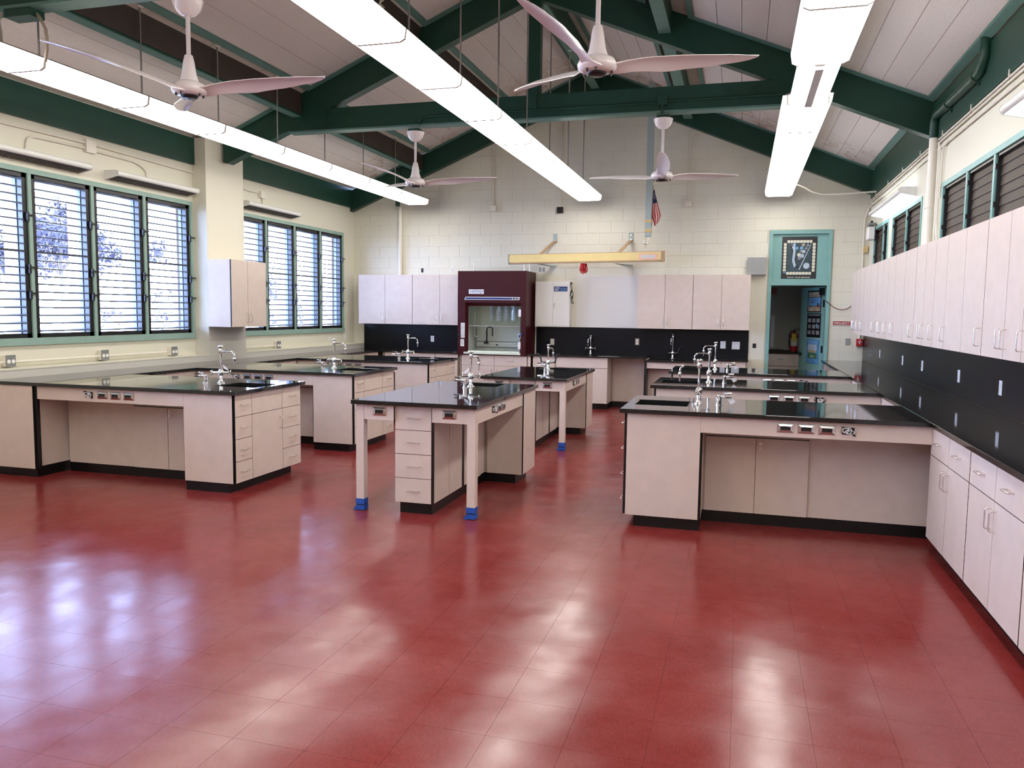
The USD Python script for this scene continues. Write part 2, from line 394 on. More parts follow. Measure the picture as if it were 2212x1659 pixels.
wl.add('low_wall', bx(XL, XH, YF, YB, 0, .992), 'grey_paint')
wl.add('ledge', bx(XL, XH + .004, YF, YB, .992, 1.002), 'cream', label='narrow cream ledge on the low wall')
wl.done()
RW = [(5.72, 9.12, 2.30, 3.0), (10.07, 11.90, 2.30, 3.0), (12.22, 13.45, 2.30, 3.0)]
wall_with_holes('wall_right', XR, XR + .18, YF, YB, 3.98, [(w[0], w[2], w[1], w[3]) for w in RW], 'cream', 'cream plaster wall on the right above the wall cabinets').done()
struct('wall_front', prism(gable, 'y', YF - .15, YF), 'cream', label='cream wall behind the viewpoint').done()

# ceiling: two slopes of deck, framed panels made of boards, battens
def slope(xa, xb, ya, yb, d0, d1):
    return hexa([(xa, ya, zc(xa, d0)), (xb, ya, zc(xb, d0)), (xb, yb, zc(xb, d0)), (xa, yb, zc(xa, d0)), (xa, ya, zc(xa, d1)), (xb, ya, zc(xb, d1)), (xb, yb, zc(xb, d1)), (xa, yb, zc(xa, d1))])
ce = struct('ceiling', cat(slope(XL - .3, XM, YF - .2, YB + .2, .055, .16), slope(XM, XR + .3, YF - .2, YB + .2, .055, .16)), 'deck', label='sloped ceiling of pale speckled boards between green trusses')
BAYS = [(5.34, 9.655), (9.805, 13.855)]
FIELDS = [(-6.93, -6.02), (-5.54, -4.42), (-3.90, -2.81), (-2.29, -1.27), (-.65, .42), (.90, 1.82)]
for ya, yb in BAYS:
    for fa, fb in FIELDS:
        n = max(3, round((fb - fa) / .26)); e = spread(fa, fb, n + 1)
        for i in range(n):
            d = rng.uniform(-.001, .001)
            ce.add('ceiling_board', slope(e[i] + .0025, e[i + 1] - .0025, ya + .07, yb - .07, d, .056), 'ceiling_board')
        for p in (slope(fa - .07, fa, ya, yb, -.022, .05), slope(fb, fb + .07, ya, yb, -.022, .05), slope(fa, fb, ya, ya + .07, -.022, .05), slope(fa, fb, yb - .07, yb, -.022, .05)):
            ce.add('batten', p, 'green_light')
    # the deck boards that show in the narrow strips
    for sa, sb in ((1.89, XR), (.49, .625), (-.895, -.72), (-5.72, -5.61), (-4.03, -3.97), (-2.47, -2.36)):
        n = 9; e = spread(ya, yb, n + 1)
        for i in range(n): ce.add('deck_board', slope(sa, sb, e[i] + .003, e[i + 1] - .003, .004, .056), 'deck')
ce.done()

tn = 0
for x0, x1, y0, y1, z0, z1, lb in ((XL, XL + .045, 5.69, 9.33, 3.553, 3.90, 'dark green fascia board above the near left window'), (XL, XL + .045, 10.17, 13.86, 3.553, 3.90, 'dark green fascia board above the far left window'),
                                   (XR - .03, XR, 2.0, 9.66, 3.49, 3.91, 'dark green fascia board on the right wall, nearer bay'), (XR - .03, XR, 9.80, 13.86, 3.49, 3.91, 'dark green fascia board on the right wall, farther bay')):
    tn += 1
    struct(f'trim_{tn}', bx(x0, x1, y0, y1, z0, z1), 'green', label=lb).done()

# ---------------------------------------------------------------- louvred windows, left wall
def left_window(n, W, mull, label, levers=True):
    y0, y1, z0, z1 = W
    w = struct(f'window_{n}', label=label)
    f, xi = .075, XL + .018
    w.add('frame_head', bx(XL - .10, xi, y0, y1, z1 - .055, z1), 'sage')
    w.add('frame_sill', bx(XL - .10, xi + .012, y0, y1, z0, z0 + f), 'sage')
    w.add('frame_jamb', bx(XL - .10, xi, y0, y0 + .05, z0 + f, z1 - .055), 'sage')
    w.add('frame_jamb', bx(XL - .10, xi, y1 - .05, y1, z0 + f, z1 - .055), 'sage')
    e = [y0 + .05] + list(mull) + [y1 - .05]
    for y in mull:
        w.add('mullion', bx(XL - .10, xi - .004, y - .022, y + .022, z0 + f, z1 - .055), 'sage')
        w.add('outer_post', bx(XL - .32, XL - .12, y - .035, y + .035, z0, z1), 'outer_frame')
    w.add('outer_post', bx(XL - .30, XL - .20, y1 - .06, y1 + .1, z0, z1), 'outer_frame')
    w.add('outer_head', bx(XL - .34, XL - .10, y0, y1, z1 - .055, z1), 'outer_frame')
    w.add('outer_sill', bx(XL - .30, XL - .10, y0, y1, z0 - .02, z0 + .03), 'outer_frame')
    nb = 20
    for k in range(len(e) - 1):
        a, b = e[k] + (.022 if k else 0), e[k + 1] - (.022 if k < len(e) - 2 else 0)
        za, zt = z0 + f, z1 - .055
        zm = za + (zt - za) * .53
        j = w.add('jalousie_frame', cat(bx(XL - .075, XL - .005, a, a + .058, za, zt), bx(XL - .075, XL - .005, b - .058, b, za, zt),
                                        bx(XL - .075, XL - .005, a, b, za, za + .045), bx(XL - .075, XL - .005, a, b, zt - .045, zt), bx(XL - .06, XL - .01, a, b, zm - .009, zm + .009)), 'black')
        w.add('clip_channel', cat(bx(XL - .12, XL - .075, a, a + .066, za, zt), bx(XL - .12, XL - .075, b - .066, b, za, zt)), 'channel_metal')
        zz = spread(za + .075, zt - .06, nb)
        for z in zz:
            c, s = math.cos(-.10), math.sin(-.10)
            q = np.array([(-.048, -.006), (.048, -.006), (.048, .006), (-.048, .006)])
            q = np.c_[q[:, 0] * c - q[:, 1] * s + XL - .045, q[:, 0] * s + q[:, 1] * c + z]
            w.add('louvre_blade', hexa([(q[0][0], a + .056, q[0][1]), (q[1][0], a + .056, q[1][1]), (q[1][0], b - .056, q[1][1]), (q[0][0], b - .056, q[0][1]),
                                        (q[3][0], a + .056, q[3][1]), (q[2][0], a + .056, q[2][1]), (q[2][0], b - .056, q[2][1]), (q[3][0], b - .056, q[3][1])]), 'blade_metal')
        for z in (1.75, 2.02, 2.56):
            w.add('lever', cat(bx(XL - .01, XL + .028, b - .032, b - .004, z - .045, z + .045), bx(XL + .02, XL + .034, b - .03, b + .07, z + .012, z + .026)), 'black')
    w.done()
left_window(1, W1, (6.73, 7.57, 8.40), 'tall four-panel louvred window nearest on the left wall')
left_window(2, W2, (11.05, 11.88, 12.72), 'tall four-panel louvred window farther along the left wall, behind the pilaster')
left_window(6, W3, (1.94, 2.78, 3.62), 'louvred window on the left wall abreast of the viewpoint, outside the picture')

# dark louvred clerestory windows, right wall
def right_window(n, W, mull, label, pane='window_dark'):
    y0, y1, z0, z1 = W
    w = struct(f'window_{n}', label=label)
    xi = XR - .012
    w.add('frame_head', bx(xi, XR + .06, y0, y1, z1 - .05, z1), 'teal'); w.add('frame_sill', bx(xi, XR + .06, y0, y1, z0, z0 + .05), 'teal')
    w.add('frame_jamb', bx(xi, XR + .06, y0, y0 + .045, z0 + .05, z1 - .05), 'teal'); w.add('frame_jamb', bx(xi, XR + .06, y1 - .045, y1, z0 + .05, z1 - .05), 'teal')
    e = [y0 + .045] + list(mull) + [y1 - .045]
    for y in mull: w.add('mullion', bx(xi + .003, XR + .06, y - .024, y + .024, z0 + .05, z1 - .05), 'teal')
    for k in range(len(e) - 1):
        a, b = e[k] + (.024 if k else 0), e[k + 1] - (.024 if k < len(e) - 2 else 0)
        za, zt = z0 + .05, z1 - .05
        w.add('jalousie_frame', cat(bx(XR + .005, XR + .05, a, a + .03, za, zt), bx(XR + .005, XR + .05, b - .03, b, za, zt), bx(XR + .005, XR + .05, a, b, zt - .025, zt), bx(XR + .005, XR + .05, a, b, za, za + .025)), 'black')
        zz = spread(za + .02, zt - .02, 8)
        for i in range(7):
            w.add('louvre_blade', hexa([(XR + .030, a + .028, zz[i]), (XR + .036, a + .028, zz[i]), (XR + .036, b - .028, zz[i]), (XR + .030, b - .028, zz[i]),
                                        (XR + .040, a + .028, zz[i + 1] + .006), (XR + .046, a + .028, zz[i + 1] + .006), (XR + .046, b - .028, zz[i + 1] + .006), (XR + .040, b - .028, zz[i + 1] + .006)]), pane)
        for z in (2.55, 2.85): w.add('lever', bx(XR - .008, XR + .01, b - .02, b + .01, z - .02, z + .02), 'black')
    w.done()
right_window(3, RW[0], (6.55, 7.37, 8.20), 'dark louvred clerestory window nearest on the right wall')
right_window(4, RW[1], (10.95,), 'two-panel dark louvred clerestory window in the middle of the right wall')
right_window(5, RW[2], (12.62,), 'dark louvred clerestory window at the far end of the right wall')

# ---------------------------------------------------------------- door to the project room
dr = struct('door_1', label='teal door and tall frame to the project room, standing open')
yf0, yf1 = YB - .03, YB + .2
dr.add('frame_jamb', bx(DX0, DX0 + .055, yf0, yf1, 0, DZ), 'teal'); dr.add('frame_jamb', bx(DX1 - .055, DX1, yf0, yf1, 0, DZ), 'teal')
dr.add('frame_head', bx(DX0 + .055, DX1 - .055, yf0, yf1, DZ - .06, DZ), 'teal')
dr.add('transom_bar', bx(DX0 + .055, DX1 - .055, yf0, yf1, 2.13, 2.21), 'teal')
dr.add('transom_panel', bx(DX0 + .055, DX1 - .055, YB + .02, YB + .06, 2.21, DZ - .06), 'teal')
HA = math.radians(69); HX, HY = 1.32, 14.18
ld = np.array([-math.cos(HA), math.sin(HA), 0]); ln = np.array([-math.sin(HA), -math.cos(HA), 0]); lu = np.array([0, 0, 1.0])
def leaf(s0, s1, z0, z1, n0, n1):
    H = np.array([HX, HY, 0.0]); c = []
    for z in (z0, z1):
        for s, n in ((s0, n0), (s1, n0), (s1, n1), (s0, n1)): c.append(H + ld * s + ln * n + lu * z)
    m = hexa(c); m.fix_normals(); return m
lf = dr.add('door_leaf', leaf(0, .88, .01, 2.12, -.045, 0), 'teal')
def lp(s, z, n): return np.array([HX, HY, 0]) + ld * s + lu * z + ln * n
lf.add('lever_handle', cat(cyl(lp(.80, .97, 0), lp(.80, .97, .05), .028), tube([lp(.80, .97, .045), lp(.76, .97, .06), lp(.69, .965, .06)], .011)), 'black', True)
for z in (1.08, 1.84): dr.add('hinge', leaf(-.05, .05, z - .06, z + .06, .001, .012), 'dark_metal')
dr.add('door_closer', leaf(.02, .12, 1.98, 2.10, .001, .05), 'dark_metal')
dr.done()
def leaf_poster(name, label, cat_, s0, s1, z0, z1, base, bits):
    t = Thing(name, label, cat_)
    t.add('sheet', leaf(s0, s1, z0, z1, .002, .004), base)
    for nm, a, b, c, d, m in bits:
        S = lambda k: s1 + (s0 - s1) * k
        Z = lambda k: z0 + (z1 - z0) * k
        t.add(nm, leaf(S(a), S(b), Z(c), Z(d), .004, .0052), m)
    t.done()
leaf_poster('poster', 'upper poster of a blue sky over a beach on the open teal door', 'poster', .125, .625, 1.695, 2.065, 'poster_black',
            [('sky', .04, .96, .30, .68, 'sky_print'), ('rock', .06, .92, .70, .93, 'poster_sand'), ('sand', .05, .94, .05, .28, 'poster_sand'), ('parasol', .70, .93, .24, .42, 'sign_red'), ('cloud', .12, .40, .42, .52, 'poster_mist')])
leaf_poster('poster', 'black chart of small grey pictures in the middle of the open teal door', 'poster', .112, .615, 1.27, 1.68, 'poster_black',
            [('heading', .08, .92, .90, .96, 'grey')] + [('picture', .08 + .31 * i + .02 * (j % 2), .30 + .31 * i, .62 - .25 * j, .78 - .25 * j, 'grey' if (i + j) % 2 else 'print') for i in range(3) for j in range(3)] + [('picture', .66, .76, .42, .56, 'sky_print')])
leaf_poster('poster', 'lower blue poster of surf and green coast on the open teal door', 'poster', .14, .60, .82, 1.235, 'poster_blue',
            [('surf', .12, .85, .55, .80, 'poster_mist'), ('coral', .18, .80, .46, .56, 'poster_sand'), ('coast', .15, .85, .22, .44, 'poster_green'), ('crest', .35, .62, .26, .34, 'poster_mist'), ('sky', .10, .9, .82, .96, 'sky_print')])

# the project room behind
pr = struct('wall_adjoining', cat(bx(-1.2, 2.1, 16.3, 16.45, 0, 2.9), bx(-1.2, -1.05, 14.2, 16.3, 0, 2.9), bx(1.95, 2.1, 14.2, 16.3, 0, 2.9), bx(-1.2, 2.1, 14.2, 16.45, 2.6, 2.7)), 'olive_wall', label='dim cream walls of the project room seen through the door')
pr.add('floor_tiles', bx(-1.2, 2.1, 14.15, 16.4, -.06, -.001), 'vinyl_red')
pr.add('window_frame', cat(bx(.30, .62, 16.27, 16.31, 1.02, 1.63)), 'white'); pr.add('window_pane', bx(.32, .55, 16.255, 16.268, 1.02, 1.55), 'grey_mid')
pr.done()

# ================================================================ roof structure
def truss(y0, y1, label):
    t = Thing('roof_truss', label, 'truss', 'green roof trusses')
    xl, xr = -6.93, XR + .02
    L = [(xl, zb(xl) + .04), (xl + .06, zb(xl + .06)), (XM, zb(XM)), (XM, zc(XM)), (xl, zc(xl))]
    R = [(XM, zb(XM)), (xr, zb(xr)), (xr, zc(xr)), (XM, zc(XM))]
    t.add('top_chord', prism(L, 'y', y0, y1), 'green'); t.add('top_chord', prism(R, 'y', y0, y1), 'green')
    zt0, zt1 = 4.0, 4.272
    ex = lambda z: (5.42 - z) / SL
    t.add('tie_beam', prism([(XM - ex(zt0), zt0), (XM + ex(zt0), zt0), (XM + ex(zt1), zt1), (XM - ex(zt1), zt1)], 'y', y0 + .004, y1 - .004), 'green')
    t.add('tie_edge', bx(XM - ex(zt0) + .04, XM + ex(zt0) - .04, y0 - .012, y1 + .012, zt0 - .022, zt0), 'green_light')
    t.add('king_post', bx(XM - .083, XM + .083, y0 + .012, y1 - .012, zt1, zb(XM) + .02), 'green')
    t.add('king_post_strap', bx(XM - .07, XM + .055, y0 - .012, y0 + .004, 4.09, 4.272), 'green')
    for x in (-5.35, -4.95, -5.30, -.25, .05, -.15): 
        z = 4.20 if x in (-5.35, -4.95, -.25, .05) else 4.07
        t.add('bolt', cyl((x, y0 + .004, z), (x, y0 - .010, z), .021, 8), 'green')
    t.done(); return t
tr = truss(9.66, 9.80, 'green roof truss over the middle of the room carrying the two farther fans')
tr.copy('nearer green roof truss, only its left tie end showing at the top left corner', move=(0, 5.26 - 9.73, 0))
ra = Thing('gable_rafter', 'pair of green rafters lying against the back gable wall', 'rafter')
ra.add('rafter', prism([(XL, zb(XL)), (XM, zb(XM)), (XM, zc(XM)), (XL, zc(XL))], 'y', 13.86, YB - .003), 'green')
ra.add('rafter', prism([(XM, zb(XM)), (XR, zb(XR)), (XR, zc(XR)), (XM, zc(XM))], 'y', 13.86, YB - .003), 'green')
ra.done()
PUR = [(-5.85, -5.72, 'lowest left'), (-4.19, -4.03, 'upper left'), (-2.62, -2.47, 'ridge'), (-1.05, -.90, 'upper right'), (.63, .757, 'lowest right')]
for (ya, yb), bay in zip(BAYS, ('nearer', 'farther')):
    for xa, xb, w in PUR:
        t = Thing('roof_purlin', f'{"ridge beam" if w == "ridge" else "green roof purlin, " + w + " one,"} in the {bay} roof bay', 'beam', 'roof purlins')
        top = [zc(xa, .05), zc(xb, .05)]
        bot = min(zc(xa), zc(xb)) - (.30 if w == 'ridge' else .235)
        y0, y1 = ya - .002, yb + .002
        t.add('beam', hexa([(xa, y0, bot), (xb, y0, bot), (xb, y1, bot), (xa, y1, bot), (xa, y0, top[0]), (xb, y0, top[1]), (xb, y1, top[1]), (xa, y1, top[0])]), 'green')
        t.add('bottom_edge', bx(xa + .004, xb - .004, y0 + .01, y1 - .01, bot - .012, bot), 'green_light')
        if w.endswith('left'): t.add('side_board', bx(xb, xb + .012, y0 + .01, y1 - .01, bot + .02, zc(xb) + .03), 'brown', label='bare brown board on the side of the purlin')
        t.done()

# ================================================================ pendant fluorescent lights
ZL = 3.53
def pendant(xc, y0, y1, label, group, lit=True, rods=(), bare=False):
    t = Thing('pendant_light', label, 'light', group)
    W = .215
    t.add('housing', prism([(xc - (.15 if bare else W - .01), ZL + .085), (xc + (.15 if bare else W - .01), ZL + .085), (xc + .13, ZL + .125), (xc - .13, ZL + .125)], 'y', y0 + .004, y1 - .004), 'grille' )
    if bare:
        t.add('reflector', bx(xc - .15, xc + .15, y0 + .02, y1 - .02, ZL + .06, ZL + .084), 'white')
        t.add('ballast_cover', prism([(xc - .04, ZL + .06), (xc + .04, ZL + .06), (xc + .03, ZL - .035), (xc - .03, ZL - .035)], 'y', y0 + .02, y1 - .02), 'white')
        for s in (-1, 1):
            t.add('lamp_tube', cyl((xc + s * .105, y0 + .03, ZL + .03), (xc + s * .105, y1 - .03, ZL + .03), .055, 10), 'tube_lit')
        for y in (y0 + .012, y1 - .012): t.add('lamp_holder', bx(xc - .17, xc + .17, y - .012, y + .012, ZL + .0, ZL + .085), 'white')
    else:
        P = [(xc - W, ZL + .085), (xc - W + .012, ZL + .018), (xc - W + .05, ZL), (xc + W - .05, ZL), (xc + W - .012, ZL + .018), (xc + W, ZL + .085)]
        t.add('lens', prism(P, 'y', y0 + .012, y1 - .012), 'lens')
        Q = [(x, z - .004 if z < ZL + .05 else z) for x, z in P]
        t.add('end_cap', prism(Q, 'y', y0 + .0005, y0 + .012), 'lamp_white'); t.add('end_cap', prism(Q, 'y', y1 - .012, y1 - .0005), 'lamp_white')
    for y in rods:
        top = zc(xc, .05)
        if abs(xc - XM) < .3: top = zc(XM) - .30
        t.add('hanger_rod', cyl((xc, y, ZL + .12), (xc, y, top), .0085, 8), 'steel', True)
        t.add('canopy', lathe([(0, -.05), (.03, -.045), (.06, -.02), (.062, 0)], (xc, y, top), 14), 'white', True)
    t.done()
ORD = ['farthest', 'second', 'third', 'fourth', 'fifth', 'sixth', 'seventh', 'eighth', 'ninth', 'tenth', 'eleventh', 'twelfth', 'thirteenth']
for nm, xc, yend, n, r0 in (('left', -5.665, 13.50, 13, 6.64), ('centre', -2.56, 13.57, 13, 5.92), ('right', .50, 13.63, 13, 6.1)):
    for k in range(n):
        y1 = yend - 1.17 * k; y0 = y1 - 1.17
        rods = [r0 + 1.18 * i for i in range(-8, 7) if y0 + .0 <= r0 + 1.18 * i < y1 and not (9.6 < r0 + 1.18 * i < 9.85)]
        bare = nm == 'right' and k == 5
        lb = f'unlensed pendant light with bare tubes in the right row' if bare else f'{ORD[k]} pendant fluorescent light {"" if k == 0 else "from the far end "}in the {nm} row'
        pendant(xc, y0, y1, lb, f'pendant lights of the {nm} row', rods=rods, bare=bare)

# wall-mounted lights: rounded front, louvred underside
def wall_light(side, y0, y1, z0, label, lit):
    t = Thing('wall_light', label, 'light', 'wall-mounted lights')
    X0 = XL if side < 0 else XR
    s = 1 if side < 0 else -1
    prof = lambda e: [(X0, z0 - e)] + [(X0 + s * .16, z0 + .034 - e)] + [(X0 + s * (.16 + (.034 + e) * math.cos(a)), z0 + .068 + (.034 + e) * math.sin(a)) for a in np.linspace(-1.4, 1.57, 9)] + [(X0, z0 + .102 + e)]
    inner_ = [(X0, z0 + .010), (X0 + s * .155, z0 + .044)] + prof(0)[2:]
    t.add('housing', prism(inner_, 'y', y0 + .01, y1 - .01), 'lamp_white', 40)
    t.add('end_cap', prism(prof(.004), 'y', y0, y0 + .012), 'lamp_white'); t.add('end_cap', prism(prof(.004), 'y', y1 - .012, y1), 'lamp_white')
    zs_ = lambda d: z0 + .034 * d / .16
    def strip(d0, d1, ya, yb, h0, h1):
        m = hexa([(X0 + s * d, y, zs_(d) + h) for h in (h0, h1) for d, y in ((d0, ya), (d1, ya), (d1, yb), (d0, yb))]); m.fix_normals(); return m
    if lit:
        t.add('diffuser', strip(.012, .158, y0 + .014, y1 - .014, .001, .009), 'wall_lens')
        t.add('uplight_slot', bx(X0 + s * .02, X0 + s * .10, y0 + .05, y1 - .05, z0 + .1025, z0 + .108), 'wall_lens')
    else:
        t.add('louvre', cat([strip(.012, .158, y, y + .006, -.001, .011) for y in np.arange(y0 + .03, y1 - .02, .04)] + [strip(.02 + .026 * i, .024 + .026 * i, y0 + .014, y1 - .014, .001, .011) for i in range(6)]), 'grille', kind='stuff')
    t.done()
wall_light(-1, 5.92, 7.40, 3.115, 'unlit white wall light above the nearest left window, at the left picture edge', False)
wall_light(-1, 7.78, 9.22, 3.115, 'unlit white wall light above the nearest left window, beside the pilaster', False)
wall_light(-1, 10.35, 11.80, 3.115, 'unlit white wall light above the farther left window', False)
wall_light(1, 10.45, 12.75, 3.06, 'lit white wall light near the back right corner', True)
wall_light(1, 4.3, 6.62, 3.06, 'lit white wall light at the right picture edge', True)

# ================================================================ ceiling fans
def blade_mesh(a0):
    """a twisted, tapering moulded blade that grows out of the hub along +x, turned by a0"""
    N, Mx = 26, 9; top, bot = [], []
    for i in range(N):
        u = i / (N - 1); r = .075 + u * .975
        ch = np.interp(u, [0, .06, .14, .25, .42, .65, .85, .95, 1.0], [.150, .125, .105, .125, .158, .150, .110, .07, .022])
        lead = np.interp(u, [0, .1, .25, .5, .8, 1.0], [.070, .055, .060, .066, .055, .030])
        tw = np.interp(u, [0, .12, .3, .6, 1.0], [.10, .45, .42, .26, .14])
        z = np.interp(u, [0, .1, .25, .6, 1], [.0, .014, .036, .065, .09])
        th = np.interp(u, [0, .15, 1], [.026, .016, .007])
        for lst, sg in ((top, 1), (bot, -1)):
            for j in range(Mx):
                v = j / (Mx - 1); y = lead - ch * v
                cam_ = .12 * ch * math.sin(math.pi * v)
                t = th * math.sin(math.pi * min(max(v, .04), .96)) ** .5
                lst.append((r, -y * math.cos(tw), z + y * math.sin(tw) + cam_ + sg * t / 2))
    v = np.array(top + bot); f = []
    o = N * Mx
    for i in range(N - 1):
        for j in range(Mx - 1):
            a, b, c, d = i * Mx + j, (i + 1) * Mx + j, (i + 1) * Mx + j + 1, i * Mx + j + 1
            f += [[a, c, b], [a, d, c], [o + a, o + b, o + c], [o + a, o + c, o + d]]
        for j in (0, Mx - 1):
            a, b = i * Mx + j, (i + 1) * Mx + j
            q = [[a, b, o + b], [a, o + b, o + a]]; f += q if j == 0 else [k[::-1] for k in q]
    for i in (0, N - 1):
        for j in range(Mx - 1):
            a, b = i * Mx + j, i * Mx + j + 1
            q = [[a, o + a, o + b], [a, o + b, b]]; f += q if i == N - 1 else [k[::-1] for k in q]
    m = TM(v, f, process=False); m.apply_transform(trimesh.transformations.rotation_matrix(a0, [0, 0, 1])); m.fix_normals()
    return m
def fan(x, y, zh, rot, ztop, label):
    t = Thing('ceiling_fan', label, 'fan', 'white three-blade ceiling fans')
    c = (x, y, zh)
    t.add('motor_housing', lathe([(0, .075), (.035, .075), (.075, .07), (.115, .05), (.13, .02), (.125, -.01), (.09, -.03), (0, -.032)], c, 28), 'white_gloss', True)
    t.add('rod_cover', lathe([(.018, .27), (.03, .262), (.04, .22), (.055, .12), (.072, .07)], c, 20), 'white_gloss', True)
    t.add('downrod', cyl((x, y, zh + .26), (x, y, ztop - .16), .0165, 14), 'white_gloss', True)
    t.add('canopy', lathe([(.02, -.175), (.055, -.165), (.09, -.13), (.108, -.085), (.115, -.06), (.0, -.058)], (x, y, ztop), 24), 'white_gloss', 30)
    t.add('mounting_box', bx(x - .075, x + .075, y - .065, y + .065, ztop - .06, ztop - .024), 'green')
    t.add('bottom_cap', lathe([(0, -.052), (.05, -.05), (.062, -.042), (.064, -.028)], c, 22), 'black', True)
    for k in range(3):
        a = rot + k * 2 * math.pi / 3
        m = blade_mesh(a); m.apply_translation(np.array(c) + [0, 0, -.005])
        b = t.add('blade', m, 'white_gloss', 35)
        for d in (-.32, .32):
            p = np.array(c) + [math.cos(a + d) * .098, math.sin(a + d) * .098, 0]
            b.add('bolt', lathe([(0, -.042), (.009, -.041), (.0095, -.02)], p, 8), 'black')
    t.done()
ZT = 3.978
fan(-4.114, 9.73, 3.272, math.radians(16.8), ZT, 'white ceiling fan hanging from the truss at left, farther from the camera')
fan(-.969, 9.73, 3.25, math.radians(35.6), ZT, 'white ceiling fan hanging from the truss beside the blue-grey pole')
fan(-.966, 5.30, 3.229, math.radians(16.8), ZT, 'large near white ceiling fan at centre top, one blade raised to the left')
fan(-4.059, 5.26, 3.258, math.radians(10.9), ZT, 'large near white ceiling fan at the upper left')

# ================================================================ benches and cabinets
ZT1, ZS = .914, .882     # worktop top and underside
def plate(parent, c, right, upv, w=.118, h=.068, hw=.070, hh=.029, name='outlet_plate', label=None):
    """bevelled chrome cover plate with a dark receptacle, centred on the face point c"""
    c, r, u = (np.array(k, float) for k in (c, right, upv)); n = np.cross(r, u)
    def P(a, b, d): return c + r * a + u * b + n * d
    o = [(-w / 2, -h / 2), (w / 2, -h / 2), (w / 2, h / 2), (-w / 2, h / 2)]; q = [(-hw / 2, -hh / 2), (hw / 2, -hh / 2), (hw / 2, hh / 2), (-hw / 2, hh / 2)]
    v = np.array([P(a, b, -.001) for a, b in o] + [P(a, b, .003) for a, b in o] + [P(a, b, .0135) for a, b in q] + [P(a, b, .004) for a, b in q]); f = []
    for k in range(4):
        j = (k + 1) % 4
        for lo in (0, 4, 8): f += [[lo + k, lo + j, lo + 4 + j], [lo + k, lo + 4 + j, lo + 4 + k]]
    pl = parent.add(name, TM(v, f, process=False), 'steel', label=label)
    k = [P(a, b, d) for d in (-.001, .0075) for a, b in q]; m = hexa(k); m.fix_normals()
    pl.add('receptacle', m, 'black')
    for s in (-1, 1): pl.add('screw', cyl(P(s * (w / 2 - .012), 0, .006), P(s * (w / 2 - .012), 0, .0105), .004, 6), 'chrome')
    return pl
def cable_box(parent, c, right, upv):
    """open box with its cover off: a dark hole, two ears and loops of loose white wire"""
    c, r, u = (np.array(k, float) for k in (c, right, upv)); n = np.cross(r, u)
    P = lambda a, b, d: c + r * a + u * b + n * d
    def rect(a0, a1, b0, b1, d0, d1):
        m = hexa([P(a, b, d) for d in (d0, d1) for a, b in ((a0, b0), (a1, b0), (a1, b1), (a0, b1))]); m.fix_normals(); return m
    bxx = parent.add('cable_box', cat(rect(-.042, .042, -.026, .026, -.001, .002)), 'black', label='open outlet box with loose wires')
    bxx.add('box_ear', cat(rect(-.056, -.042, -.014, .014, 0, .004), rect(.042, .056, -.014, .014, 0, .004)), 'steel')
    g = np.random.default_rng(int(abs(c[0] * 977 + c[1] * 131)) % 9999)
    for k in range(5):
        x0, y0, ph = g.uniform(-.02, .02), g.uniform(-.008, .008), g.uniform(0, 6)
        pts = [P(x0 + .030 * math.cos(t + ph) * (1 - .1 * k), y0 + (.013 + .002 * k) * math.sin(t + ph), .006 + .003 * k + .003 * math.sin(2 * t)) for t in np.linspace(0, 4.6, 12)]
        bxx.add('wire', tube(pts, .0032, 5), 'white_cord')
    for a, b in ((-.045, .03), (.045, -.03)): bxx.add('wire_nut', cyl(P(a * .7, b * .8, .002), P(a, b, .02), .006, 6), 'black')

